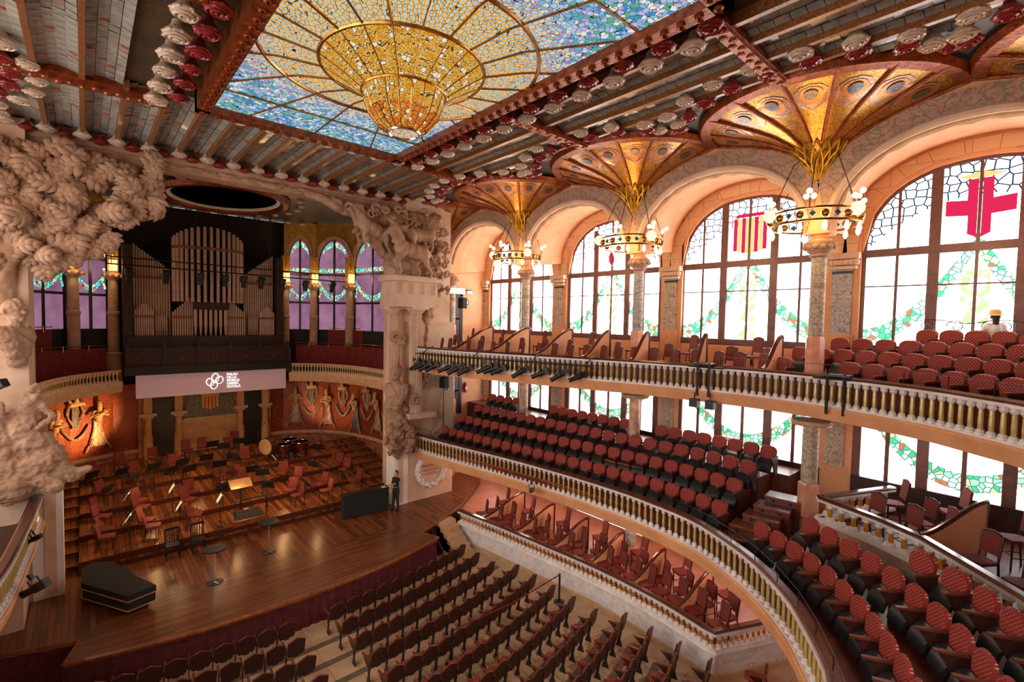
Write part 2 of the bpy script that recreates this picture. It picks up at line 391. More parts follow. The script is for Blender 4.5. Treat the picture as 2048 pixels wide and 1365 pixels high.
# stained glass: one drawing in the window's own coordinates (x along the wall, z up)
def window_glass(name, mode, st):
    t = NT(name); c = t.coord(); x = t.sep(c); X, Z = x[1], x[2]
    v = t.comb(X, Z)
    ax = t.math('ABSOLUTE', X)
    if mode == 'upper':     # garlands swagged from the middle, flower hoops, honeycomb in the arch
        cz = t.math('MULTIPLY_ADD', t.math('POWER', t.math('SUBTRACT', 2.5, ax), 2), .42, .35)
    else:
        cz = t.math('MULTIPLY_ADD', t.math('POWER', ax, 2), .36, .42)
    d = t.math('ABSOLUTE', t.math('SUBTRACT', Z, cz))
    band = t.math('LESS_THAN', d, .26 if mode == 'upper' else .24)
    vo = t.vor(v, 7.5, dim='2D'); ed = t.vor(v, 7.5, 'DISTANCE_TO_EDGE', dim='2D')['Distance']
    rnd = t.n('ShaderNodeSeparateColor'); t.l(vo['Color'], rnd.inputs[0])
    leaf = t.ramp(rnd.outputs[0], [(0, (.12, .72, .36)), (.2, (.55, .95, .72)), (.4, (.92, 1, .95)), (.66, (1, .82, .5)), (.76, (.96, .98, 1)), (.92, (.95, .22, .10))], 'CONSTANT')
    leaf = t.mix(t.math('LESS_THAN', ed, .07), leaf, (.04, .34, .2, 1))
    clear = t.ramp(t.noise(v, .5, 1), [(.35, (1, .95, .95)), (.65, (1, 1, 1))])
    col = t.mix(band, clear, leaf)
    st_ = t.math('MULTIPLY_ADD', band, -(st-(.62 if mode == 'upper' else .42)), st)
    if mode == 'upper':
        hv = t.vor(v, 4.4, 'DISTANCE_TO_EDGE', .6, '2D')['Distance']
        hon = t.math('MULTIPLY', t.math('LESS_THAN', hv, .08), t.math('GREATER_THAN', t.math('MULTIPLY_ADD', t.math('MULTIPLY', ax, ax), .22, Z), 4.15))
        col = t.mix(hon, col, (.10, .16, .26, 1)); st_ = t.math('MULTIPLY', st_, t.math('MULTIPLY_ADD', hon, -.94, 1))
        loz = t.math('LESS_THAN', t.math('ABSOLUTE', t.math('SUBTRACT', ax, .16)), .12)
        loz = t.math('MULTIPLY', loz, t.math('MULTIPLY', t.math('LESS_THAN', Z, 2.2), t.math('GREATER_THAN', t.noise(v, 3), .48)))
        col = t.mix(loz, col, (.55, .85, .35, 1)); st_ = t.math('MULTIPLY', st_, t.math('MULTIPLY_ADD', loz, -.8, 1))
    return t.emission(col, st_)
M_['glass_up'] = window_glass('stained_glass_upper', 'upper', WIN_E)
M_['glass_lo'] = window_glass('stained_glass_lower', 'lower', WIN_E*.8)
M_['glass_box'] = NT('frosted_pane').emission((1, .72, .66, 1), WIN_E*.55)
def flat_em(n, c, st): return NT(n).emission(c, st)
M_['g_red'] = flat_em('ruby_glass', (.62, .02, .08, 1), .5); M_['g_gold'] = flat_em('gold_glass', (1, .68, .22, 1), .45); M_['g_green'] = flat_em('green_glass', (.30, .80, .55, 1), .4)
def apse_glass():
    t = NT('violet_glass'); c = t.coord(); n = t.noise(c, .6, 2)
    return t.emission(t.ramp(n, [(.3, lin((146, 96, 128))), (.7, lin((206, 150, 182)))]), APSE_E*1.6)
M_['violet'] = apse_glass()
def garland_glass():
    t = NT('garland_glass'); c = t.coord(); vo = t.vor(c, 9); ed = t.vor(c, 9, 'DISTANCE_TO_EDGE')['Distance']
    r = t.n('ShaderNodeSeparateColor'); t.l(vo['Color'], r.inputs[0])
    col = t.ramp(r.outputs[0], [(0, (.05, .55, .25)), (.3, (.1, .5, .75)), (.5, (.85, .75, .3)), (.66, (.3, .8, .5)), (.82, (.75, .08, .06)), (.92, (.9, .85, .7))], 'CONSTANT')
    return t.emission(t.mix(t.math('LESS_THAN', ed, .07), col, (.01, .02, .02, 1)), .75)
M_['garland'] = garland_glass()
def sky_glass(name, zone):
    """leaded glass of the skylight in its own polar drawing: gold roundels in the bowl, flames, then blues and violets"""
    t = NT(name); c = t.coord(); x = t.sep(c)
    r = t.math('SQRT', t.math('ADD', t.math('MULTIPLY', x[0], x[0]), t.math('MULTIPLY', x[1], x[1])))
    th = t.math('ARCTAN2', x[1], x[0])
    if zone == 'bowl':
        vo = t.vor(c, 12, rand=.55); ed = t.vor(c, 12, 'DISTANCE_TO_EDGE', .55)['Distance']
        q = t.n('ShaderNodeSeparateColor'); t.l(vo['Color'], q.inputs[0])
        core = t.ramp(vo['Distance'], [(0, (.80, .24, .01)), (.18, (.90, .36, .02)), (.4, (.96, .50, .06)), (.52, (1, .70, .26))], 'CONSTANT')
        col = t.mix(t.math('GREATER_THAN', q.outputs[0], .86), core, (1, .9, .7, 1))
        low = t.math('MULTIPLY', t.math('LESS_THAN', x[2], -1.05), t.math('GREATER_THAN', q.outputs[1], .45))
        col = t.mix(low, col, (.85, .22, .03, 1))
        col = t.mix(t.math('LESS_THAN', ed, .055), col, (.12, .05, .01, 1))
        return t.emission(col, SKY_E*.72)
    v = t.comb(t.math('MULTIPLY', th, 1.6), t.math('MULTIPLY', r, .5))
    rays = t.n('ShaderNodeTexWave', bands_direction='X'); t.l(v, rays.inputs[0]); rays.inputs['Scale'].default_value = 4.6; rays.inputs['Distortion'].default_value = 2.4; rays.inputs['Detail'].default_value = 2; rays.inputs['Detail Scale'].default_value = 1.5
    vo = t.vor(t.mapv(c, (1, 1, .3)), 11); ed = t.vor(t.mapv(c, (1, 1, .3)), 11, 'DISTANCE_TO_EDGE')['Distance']
    q = t.n('ShaderNodeSeparateColor'); t.l(vo['Color'], q.inputs[0])
    ri = t.math('ADD', r, t.math('MULTIPLY', t.noise(c, 1.3, 2), 1.2))
    gold = t.ramp(rays.outputs['Fac'], [(0, (1, .42, .03)), (.35, (1, .60, .14)), (.62, (.98, .76, .40)), (.95, (.36, .62, .80))])
    cool = t.ramp(q.outputs[0], [(0, (.12, .42, .74)), (.24, (.42, .70, .88)), (.44, (.78, .84, .90)), (.56, (.44, .28, .60)), (.74, (.74, .58, .80)), (.86, (.96, .80, .46))], 'CONSTANT')
    green = t.ramp(q.outputs[0], [(0, (.16, .46, .30)), (.22, (.30, .58, .82)), (.5, (.08, .30, .62)), (.7, (.60, .52, .78)), (.82, (.90, .86, .84))], 'CONSTANT')
    k1 = t.ramp(ri, [(.0, (0, 0, 0)), (1, (1, 1, 1))])
    f1 = t.math('SMOOTH_MIN', t.math('MAXIMUM', t.math('MULTIPLY_ADD', ri, .9, -2.75), 0), 1, .1)
    f2 = t.math('MINIMUM', t.math('MAXIMUM', t.math('MULTIPLY_ADD', ri, 1.4, -5.4), 0), 1)
    col = t.mix(f2, t.mix(f1, gold, cool), green)
    col = t.mix(t.math('LESS_THAN', ed, .035), col, (.03, .03, .05, 1))
    return t.emission(col, SKY_E*.8)
M_['sky_bowl'] = sky_glass('skylight_gold_glass', 'bowl'); M_['sky_flat'] = sky_glass('skylight_blue_glass', 'flat')
# ---------------------------------------------------------------- floor, stage
def make_floor():
    fl = struct('floor', MB().box(-7.5, -14, -.3, WX+.3, 16.2, -.012), M_['tilegap'])
    me = MB().box(-.319, -.319, -.03, .319, .319, 0).mesh('tile', M_['tile'])
    k = 0
    for i in range(19):
        for j in range(16):
            x, y = 1.9+.65*i, 5.3+.65*j
            if k < 300 and x < 13.4: link('tile', me, fl, T(x, y, 0)); k += 1
    mb = MB()
    for i in range(-14, 29):
        for j in range(-29, 25):
            x, y = 1.9+.65*i, 5.3+.65*j
            if not (0 <= i <= 18 and 0 <= j < 16 and x < 13.4) and x < 16.8 and y > -13: mb.box(x-.319, y-.319, -.03, x+.319, y+.319, 0)
    o = part('tile_field', mb, M_['tile'], fl); o['kind'] = 'stuff'
    for r in range(12):                          # grey strips between the rows of seats
        y0 = 13.75-.87*r; pts = [(x, y0+(x-CXM)**2/44) for x in [CXM-7+14*i/24 for i in range(25)]]
        pts = [p for p in pts if p[0] < 11.9+.13*r]
        part('floor_strip', MB().strip(pts, .2, -.01, .006), M_['strip'], fl)
make_floor()
FRONT = [tuple(p) for p in catmull([(-.46, 15.54, 0), (2.22, 14.95, 0), (4.9, 14.82, 0), (7.5, 14.98, 0), (10.2, 15.62, 0)], 6)]
def make_stage():
    ext = [(p[0], p[1]) for p in FRONT]
    poly = ext + [(9.9, 16.45), (11.45, 17.1), (12.75, 17.74), (15.6, 19.9), (17, 21.8), (13, 30), (-3, 30), (-7, 21.8), (-5.5, 19.9), (-2.9, 17.6), (-1.66, 16.92), (-.2, 16.4)]
    st = link('floor_stage', None); st['kind'] = 'structure'; st['label'] = 'broad polished timber stage with curved front edge'
    part('deck', MB().prism(poly, ZST-.16, ZST), M_['stage2'], st)
    fr = offset(ext, .0); bk = [(p[0], 17.75-.04*abs(p[0]-CXM)) for p in ext]
    part('apron_boards', MB().prism(ext+[(9.9, 16.45), (9.2, 17.5), (.6, 17.5), (-.2, 16.4)], ZST, ZST+.004), M_['stage'], st)
    edge = ext+[(9.9, 16.45), (11.45, 17.1), (12.75, 17.74)]
    edge2 = [(-.46, 15.54), (-.2, 16.4), (-1.66, 16.92), (-2.9, 17.6), (-5.5, 19.9)]
    for e in (edge, edge2):
        part('edge_moulding', MB().tube([(x, y, ZST-.05) for x, y in e], .07, 8), M_['board'], st, True)
    def drape(pl, nm):
        n = int(sum((Vector(pl[i+1])-Vector(pl[i])).length for i in range(len(pl)-1))/.05)
        q = resample([(x, y, 0) for x, y in pl], n=n); rings = []
        for i, (p, d) in enumerate(q):
            o = .028*math.sin(i*1.15)+.012*math.sin(i*.37); nx, ny = d.y, -d.x
            rings.append([(p.x+nx*(o-.05), p.y+ny*(o-.05), .0), (p.x+nx*(o*.5-.06), p.y+ny*(o*.5-.06), ZST-.1)])
        part(nm, MB().loft(rings, ringclosed=False, caps=False), M_['skirt'], st, True)
    drape(edge, 'front_drape'); drape([(x, y) for x, y in edge2], 'side_drape')
    # tiered platforms for the orchestra
    ys = [20.5, 22.35, 24.2, 26.0, 27.6]; hs = [.42, .62, .82, 1.02, 1.22]
    for k in range(5):
        y1 = ys[k+1] if k < 4 else 30.2
        part('orchestra_tier', MB().box(-.23, ys[k], ZST-.05, 10.03, y1+.02, ZST+hs[k]), M_['riser'], st)
        part('tier_edge', MB().box(-.25, ys[k]-.03, ZST+hs[k]-.05, 10.05, ys[k]+.02, ZST+hs[k]+.006), M_['wood2'], st)
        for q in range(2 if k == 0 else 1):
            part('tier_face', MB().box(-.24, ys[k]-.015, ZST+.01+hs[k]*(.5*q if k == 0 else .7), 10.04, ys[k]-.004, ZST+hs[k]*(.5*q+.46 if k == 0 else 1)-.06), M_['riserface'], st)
    for sx in (0, 1):                            # stairs at both ends of the tiers
        for k in range(9):
            a, b = (-1.75, -.25) if sx == 0 else (10.05, 11.9)
            y0 = 20.95+.76*k; z1 = ZST+.165*(k+1)
            part('side_step', MB().box(a, y0, ZST-.05, b, y0+.8, z1), M_['riser'], st)
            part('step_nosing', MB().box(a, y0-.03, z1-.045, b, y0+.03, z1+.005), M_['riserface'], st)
    # little stair from the stalls at the right end of the apron
    for k in range(6):
        part('stalls_step', MB().box(11.0, 15.4+.26*k, 0, 11.8, 17.1, .165*(k+1)), M_['tile' if k % 2 else 'cream'], st)
    part('stair_cheek', MB().add([(10.55, 15.9, .0), (10.55, 17.0, 0), (10.55, 17.0, ZST-.02), (10.55, 15.9, .35), (10.65, 15.9, 0), (10.65, 17.0, 0), (10.65, 17.0, ZST-.02), (10.65, 15.9, .35)], [(0,1,2,3),(4,7,6,5),(0,3,7,4),(3,2,6,7)]), M_['wood'], st)
    return st
STAGE = make_stage()

# ---------------------------------------------------------------- walls
HW = 2.44; ZSP = H+2.14; RISE = 2.27
def arch_z(y, hw=HW, rise=RISE, p=2.25): return rise*max(0, 1-(abs(y)/hw)**p)**(1/p)
def wall_right():
    mb = MB()
    cen = [(COLY[i]+COLY[i+1])/2 for i in range(4)]
    for y in COLY: mb.box(WX, y-.44, 0, WX+.35, y+.44, ZC)
    mb.box(WX, -14, 0, WX+.35, COLY[-1]-.4, ZC)
    n = 20
    for yc in cen:
        a, b = yc-HW-.02, yc+HW+.02
        mb.box(WX+.02, a, 2.8, WX+.35, b, 5.08); mb.box(WX+.02, a, 6.98, WX+.35, b, 8.86)
        pts = [(yc-HW+2*HW*i/n) for i in range(n+1)]
        for i in range(n):                       # fill above the round-headed window
            y0, y1 = pts[i], pts[i+1]; z0, z1 = ZSP+arch_z(y0-yc), ZSP+arch_z(y1-yc)
            mb.add([(WX, y0, z0), (WX, y1, z1), (WX, y1, ZC), (WX, y0, ZC), (WX+.35, y0, z0), (WX+.35, y1, z1)], [(0,1,2,3), (0,4,5,1)])
    w = struct('wall_right', mb, M_['plaster'])
    for yc in cen[:4]:                           # dressed voussoirs round each window head
        nv = 13
        for k in range(nv):
            t0, t1 = -HW*1.0, HW*1.0
            A = []
            for e in (0, 1):
                ang = PI*(1-(k+e*.985+.008)/nv); cy = math.cos(ang); sy = math.sin(ang)
                q = (abs(cy)**2.25+abs(sy)**2.25)**(-1/2.25)
                y_, z_ = cy*q, sy*q
                A += [(yc+y_*(HW+.12), ZSP+z_*(RISE+.12)), (yc+y_*(HW+.48), ZSP+z_*(RISE+.46))]
            (a, b, c, d) = A[0], A[1], A[3], A[2]
            part('voussoir', MB().add([(WX-.06, *a), (WX-.06, *b), (WX-.06, *c), (WX-.06, *d), (WX+.05, *a), (WX+.05, *b), (WX+.05, *c), (WX+.05, *d)],
                [(0,1,2,3),(0,4,5,1),(1,5,6,2),(2,6,7,3),(3,7,4,0)]), M_['ashlar'], w)
    return w
WR = wall_right()
def pane(root, y0, y1, z0, zf0, zf1, mat, x=.0, arch=None):
    if arch is None: mb = MB().box(x-.012, y0, z0, x+.012, y1, zf0)
    else:
        n = 6; ys = [y0+(y1-y0)*i/n for i in range(n+1)]; top = [(y, max(z0+.02, arch(y))) for y in ys]
        poly = [(y0, z0), (y1, z0)]+top[::-1]
        k = len(poly); mb = MB().add([(x-.012, *p) for p in poly]+[(x+.012, *p) for p in poly], [tuple(range(k-1, -1, -1)), tuple(range(k, 2*k))]+[(i, (i+1) % k, k+(i+1) % k, k+i) for i in range(k)])
    return part('pane', mb, mat, root)
YB = [-HW, -1.63, -.84, 0, .84, 1.63, HW]
def bar(root, nm, y0, y1, z0, z1, d=.1, m='frame'): part(nm, MB().box(-d, y0, z0, d*.6, y1, z1), M_[m], root)
def upper_window(i, yc):
    r = link('window_%d' % i, None, None, T(WX+.14, yc, 8.86)); r['kind'] = 'structure'; r['label'] = 'tall round-headed stained glass window of the upper gallery'
    zt = ZSP-8.86; zb = 1.86
    fz = lambda y: zt+arch_z(y, HW-.07, RISE-.07)
    for k in range(6):
        a, b = YB[k]+.03, YB[k+1]-.03
        pane(r, a, b, .02, zb, zb, M_['glass_up']); pane(r, a, b, zb, zt-.06, 0, M_['glass_up']); pane(r, a, b, zt+.06, 0, 0, M_['glass_up'], arch=fz)
    pts = [(0, HW*-math.cos(PI*j/28), 0) for j in range(29)]
    part('window_frame', MB().tube([(0, -HW+.03, 0)]+[(0, p[1]*(1-.03/HW), zt+arch_z(p[1])-.02) for p in pts]+[(0, HW-.03, 0)], .09, 4, up=(1, 0, 0)), M_['frame'], r)
    for y in (-.84, .84): bar(r, 'mullion', y-.12, y+.12, 0, fz(y), .1)
    for y in (-1.63, 0, 1.63): bar(r, 'glazing_bar', y-.035, y+.035, 0, fz(y), .05)
    bar(r, 'transom', -HW, HW, zt-.11, zt+.11, .11)
    bar(r, 'transom_bar', -HW, HW, zb-.02, zb+.02, .04)
    bar(r, 'window_sill', -HW, HW, -.06, .16, .12)
    return r
def emblem(root, i):
    def pc(nm, poly, mat, x=-.03): 
        k = len(poly); part(nm, MB().add([(x, *p) for p in poly]+[(x+.02, *p) for p in poly], [tuple(range(k-1, -1, -1)), tuple(range(k, 2*k))]+[(j, (j+1) % k, k+(j+1) % k, k+j) for j in range(k)]), M_[mat], root)
    if i == 4:
        for sg in (-1, 1):                       # ruby cross split by the middle bar
            pc('cross_glass', [(sg*.04, 3.05), (sg*.22, 3.15), (sg*.22, 3.62), (sg*.66, 3.66), (sg*.66, 4.06), (sg*.24, 4.02), (sg*.24, 4.55), (sg*.04, 4.55)], 'g_red')
            pc('crown_glass', [(sg*.04, 4.55), (sg*.5, 4.62), (sg*.04, 4.72)], 'g_gold')
    if i == 3:
        for k in range(8):
            a = -.56+.14*k; z0 = 3.12+.28*abs(a+.07)
            pc('shield_stripe', [(a+.005, z0), (a+.135, z0), (a+.135, 4.38), (a+.005, 4.38)], 'g_red' if k in (0, 2, 5, 7) else 'g_gold')
        pc('crown_glass', [(-.56, 4.4), (.56, 4.4), (.4, 4.52), (-.4, 4.52)], 'g_red')
    if i == 2:
        pc('heart_glass', [(.0, 3.1), (.18, 3.3), (.2, 3.55), (.1, 3.75), (-.06, 3.6), (-.1, 3.35)], 'g_red')
for i, k in ((1, 0), (2, 1), (3, 2), (4, 3)):
    yc = (COLY[k]+COLY[k+1])/2
    emblem(upper_window(i, yc), i)
def lower_window(i, yc):
    r = link('window_%d' % i, None, None, T(WX+.14, yc, 5.08)); r['kind'] = 'structure'; r['label'] = 'wide stained glass window of the lower gallery with a flower garland'
    for k in range(6): pane(r, YB[k]+.03, YB[k+1]-.03, .02, 1.88, 0, M_['glass_lo'])
    for y in (-HW+.06, -.84, .84, HW-.06): bar(r, 'mullion', y-.13, y+.13, 0, 1.9, .1)
    for y in (-1.63, 0, 1.63): bar(r, 'glazing_bar', y-.05, y+.05, 0, 1.9, .06)
    bar(r, 'wainscot', -HW, HW, -1.3, .06, .2, 'wood'); bar(r, 'head', -HW, HW, 1.82, 1.92, .1)
def box_door(i, yc):
    r = link('door_%d' % i, None, None, T(WX+.1, yc, ZBOX)); r['kind'] = 'structure'; r['label'] = 'dark folding doors with frosted panes behind the boxes'
    for k in range(4):
        a = -HW+.02+1.22*k
        part('door_leaf', MB().box(-.05, a, 0, .05, a+1.18, 1.25), M_['doory'], r)
        part('pane', MB().box(-.02, a+.1, 1.25, .02, a+1.08, 2.2), M_['glass_box'], r)
        part('rail', MB().box(-.05, a, 2.2, .05, a+1.18, 2.35), M_['wood'], r)
        part('stile', MB().box(-.06, a-.06, 0, .05, a+.1, 2.35), M_['wood'], r)
for k in range(4):
    yc = (COLY[k]+COLY[k+1])/2; lower_window(5+k, yc); box_door(1+k, yc)
def wall_side(sx):
    """corner wall beside the proscenium, with the doors of the two galleries"""
    f_ = (lambda x: x) if sx > 0 else (lambda x: 2*CXM-x)
    a, b = sorted((f_(13.3), f_(WX+.3)))
    return struct('wall_corner_right' if sx > 0 else 'wall_corner_left', MB().box(a, 21.7, ZST-.3, b, 22.0, ZC), M_['plaster'])
wall_side(1); wall_side(-1)
struct('wall_left', MB().box(-7.8, -14, -.3, -7.3, 22, ZC), M_['plaster'])
struct('wall_back', MB().box(-7.8, -14.4, -.3, WX+.4, -14, ZC), M_['plaster'])
def corner_door(n, zc, h, lab):
    r = link('door_%d' % n, None, None, T(14.75, 21.7, zc)); r['kind'] = 'structure'; r['label'] = lab
    part('door_leaf', MB().box(-.62, -.07, 0, .62, .02, h), M_['door'], r)
    for k in (-1, 1):
        for z in (.25, .45*h):
            part('door_panel', MB().box(k*.3-.24, -.1, z+.1, k*.3+.24, -.06, z+h*.42), M_['door'], r)
    part('door_frame', MB().box(-.76, -.1, 0, -.6, .03, h+.12).box(.6, -.1, 0, .76, .03, h+.12).box(-.76, -.1, h, .76, .03, h+.14), M_['wood'], r)
    part('door_handle', MB().cyl((-.5, -.14, h*.45), (-.5, -.14, h*.52), .02), M_['black'], r, True)
    if n == 5: part('lintel_light', MB().box(-.8, -.25, h+.1, .8, .0, h+.42), M_['white'], r)
corner_door(5, 8.3, 2.5, 'panelled wooden door of the upper gallery under a pale lintel'); corner_door(6, 4.4, 2.45, 'boarded wooden door of the lower gallery beside the fire extinguisher')

# ---------------------------------------------------------------- columns
def lathe_part(nm, prof, mat, parent, n=16, M=None, smooth=True): return part(nm, MB().lathe(prof, n, M), M_[mat], parent, smooth)
def make_column(y, k):
    lv = [('ground floor', ZBOX), ('lower gallery', 4.45), ('upper gallery', 7.9)]
    nm = ['', 'first', 'second', 'third', ''][k]
    t = thing('mosaic_column', '%s slender mosaic column of the arcade, counted from the proscenium' % (nm or ('corner' if k == 0 else 'fourth')), 'column', T(COLX, y, 0))
    lathe_part('base', [(.26, ZBOX), (.26, 1.35), (.22, 1.42)], 'pink', t)
    lathe_part('shaft', [(.2, 1.42), (.2, 3.9)], 'column_blue', t)
    lathe_part('base', [(.27, 4.3), (.27, 5.2), (.2, 5.26)], 'pink', t, 4 if k == 3 else 16)
    lathe_part('shaft', [(.2, 5.26), (.2, 6.9)], 'veined' if k < 3 else 'column_mos', t)
    lathe_part('lamp_ring', [(.2, 6.82), (.46, 6.84), (.5, 6.9), (.46, 6.97), (.2, 6.98)], 'cream', t, 20)
    lathe_part('base', [(.24, 7.6), (.23, 9.2), (.19, 9.26)], 'pink', t, 8)
    lathe_part('shaft', [(.185, 9.26), (.18, 11.4)], 'column_mos' if k != 2 else 'column_blue', t)
    mb = MB().lathe([(.19, 11.38), (.24, 11.42), (.22, 11.47), (.3, 11.55), (.38, 11.7), (.39, 11.76), (.34, 11.8)], 16)
    for q in range(12):
        a = 2*PI*q/12; mb.sphere((.34*math.cos(a), .34*math.sin(a), 11.66), .075, 6)
    part('capital', mb, M_['stone'], t, True)
    lathe_part('impost', [(.3, 11.8), (.28, 11.86), (.22, 11.9), (.22, 12.6)], 'plaster2', t, 12)
    # pilaster on the window wall behind
    p = part('pilaster', MB().box(-.03, -.44, 8.0, .01, .44, 11.25), M_['plaster2'], WR, M=T(WX, y, 0))
    part('panel', MB().box(-.1, -.26, 9.3, .02, .26, 11.25), M_['column_mos'] if k != 3 else M_['column_blue'], p)
    part('panel', MB().box(-.1, -.24, 5.3, .02, .24, 6.95), M_['column_mos'], p)
    part('dark_band', MB().box(-.105, -.26, 11.12, .02, .26, 11.2), M_['black'], p)
    part('pedestal', MB().box(-.14, -.32, 8.0, .02, .32, 9.3), M_['plaster2'], p)
    mb = MB().box(-.2, -.36, 11.25, .02, .36, 11.33).box(-.26, -.44, 11.55, .02, .44, 11.72)
    for q in range(7): mb.sphere((-.18, -.36+.12*q, 11.45), .1, 6)
    part('capital', mb, M_['stone2'], p, True)
for k, y in enumerate(COLY): make_column(y, k)

# ---------------------------------------------------------------- arcade, vaults, fans
AHW = 2.6; AZ = H+2.5; AR = 2.2
def az(y, e=0): return arch_z(y, AHW+e, AR+e, 2.15)
def arcade(sx):
    X = (lambda x: x) if sx > 0 else (lambda x: 2*CXM-x)
    mb = MB(); n = 22
    for k in range(4):
        yc = (COLY[k]+COLY[k+1])/2
        ys = [-AHW*math.cos(PI*i/n) for i in range(n+1)]
        for i in range(n):
            a, b = ys[i], ys[i+1]
            mb.add([(X(14.5), yc+a, AZ+az(a)), (X(14.5), yc+b, AZ+az(b)), (X(14.5), yc+b, ZC), (X(14.5), yc+a, ZC), (X(15.15), yc+a, AZ+az(a)), (X(15.15), yc+b, AZ+az(b)), (X(15.15), yc+b, ZC), (X(15.15), yc+a, ZC)],
                [(0,1,2,3), (0,4,5,1), (4,7,6,5)])
    for y in COLY: mb.box(*sorted((X(14.5), X(15.15)))[:1], y-.3, AZ-.05, sorted((X(14.5), X(15.15)))[1], y+.3, ZC)
    w = struct('wall_arcade_right' if sx > 0 else 'wall_arcade_left', mb, M_['plaster2'])
    for k in range(4):
        yc = (COLY[k]+COLY[k+1])/2; pts = [-math.cos(PI*i/30) for i in range(31)]
        ring = []
        for c_ in pts:
            y0 = c_*AHW; y1 = c_*(AHW+.28)
            ring.append([(X(14.44), yc+y0, AZ+az(y0)-.0), (X(14.44), yc+y1, AZ+az(y1, .55)), (X(14.52), yc+y1, AZ+az(y1, .55)), (X(14.52), yc+y0, AZ+az(y0))])
        part('leaf_band', MB().loft(ring), M_['arch'], w)
        part('arch_moulding', MB().tube([(X(14.42), yc+c_*(AHW-.02), AZ+az(c_*(AHW-.02))-.02) for c_ in pts], .1, 8), M_['stone2'], w, True)
        part('flower_moulding', MB().tube([(X(14.62), yc+c_*(AHW-.1), AZ+az(c_*(AHW-.05))-.1) for c_ in pts], [.07+.03*math.sin(i*2.6) for i in range(31)], 6), M_['cream'], w, True)
        mb = MB()                                # vault of the gallery bay
        rings = [[(X(15.1), yc+c_*AHW, AZ+az(c_*AHW)+.01), (X(WX+.02), yc+c_*(AHW+.2), AZ+az(c_*AHW)+.25)] for c_ in pts]
        part('bay_vault', MB().loft(rings, ringclosed=False, caps=False), M_['plaster2'], w, True)
    return w
arcade(1); arcade(-1)
FANR = 2.86
FPROF = [(.10, 13.55), (.26, 13.9), (.6, 14.2), (1.15, 14.48), (1.8, 14.7), (2.4, 14.86), (FANR, 14.97)]
def fz(r):
    for (a, b), (c, d) in zip(FPROF, FPROF[1:]):
        if r <= c: return b+(d-b)*(r-a)/(c-a)
    return FPROF[-1][1]
def make_fan(x, y, sx, k):
    lab = ['peacock fan vault of gold mosaic in the corner by the proscenium', 'peacock fan vault of gold mosaic over the first column', 'peacock fan vault of gold mosaic over the second column', 'peacock fan vault of gold mosaic over the third column', 'peacock fan vault of gold mosaic over the fourth column'][k]
    t = thing('fan_vault', lab if sx > 0 else lab+', dim side', 'vault', T(x, y, 0) @ (RZ(PI) if sx > 0 else I4()))
    a0, a1 = -PI/2, PI/2; NS = 8; da = PI/NS
    for s_ in range(NS):
        b0 = a0+s_*da
        part('fan_sector', MB().lathe(FPROF, 5, None, 0, b0, b0+da), M_['fan'], t, True)
        am = b0+da/2
        for rr, nm, mt, wd in ((2.02, 'eye_surround', 'fanpale', .52), (2.08, 'eye_ring', 'fanring', .36), (2.14, 'eye', 'faneye', .2)):
            ang = wd/2.1; n = 12; pts = []
            for q in range(n):
                u = 2*PI*q/n; R_ = rr+wd*.95*math.sin(u)*.9; A_ = am+ang*.72*math.cos(u); R_ = min(R_, FANR-.2)
                pts.append((R_*math.cos(A_), R_*math.sin(A_), fz(R_)-.012-.004*('sre'.find(nm[-1])+1)-{'eye_surround': 0, 'eye_ring': .01, 'eye': .02}[nm]))
            part(nm, MB().add(pts, [tuple(range(n))]), M_[mt], t)
    for s_ in range(NS+1):
        A_ = a0+s_*da
        part('fan_rib', MB().tube([(r*math.cos(A_), r*math.sin(A_), z-.03) for r, z in FPROF[2:]], [.035, .04, .045, .05, .055], 6), M_['bronze'], t, True)
    n = 30
    ring = [[((FANR-.2)*math.cos(a), (FANR-.2)*math.sin(a), fz(FANR-.2)-.05), ((FANR+.05)*math.cos(a), (FANR+.05)*math.sin(a), FPROF[-1][1]-.07), ((FANR+.12)*math.cos(a), (FANR+.12)*math.sin(a), ZC+.02), ((FANR-.2)*math.cos(a), (FANR-.2)*math.sin(a), ZC)] for a in [a0+PI*i/n for i in range(n+1)]]
    part('fan_rim', MB().loft(ring), M_['bronze'], t, True)
    mb = MB()                                    # gilt lattice round the foot of the fan
    for q in range(-3, 12):
        for sg in (-1, 1):
            pts = []
            for j in range(9):
                u = j/8; A_ = a0+PI*(q+.5)/8+sg*u*.8; z = 13.42+u*.82
                if A_ < a0-.02 or A_ > a1+.02: continue
                r = .06+.62*u**1.15
                pts.append((r*math.cos(A_), r*math.sin(A_), z-.05))
            if len(pts) > 2: mb.tube(pts, .022, 5)
    part('lattice', mb, M_['gilt'], t, True)
for k, y in enumerate(COLY):
    make_fan(14.46, y, 1, k)
    if k < 2: make_fan(2*CXM-14.46, y, -1, k)
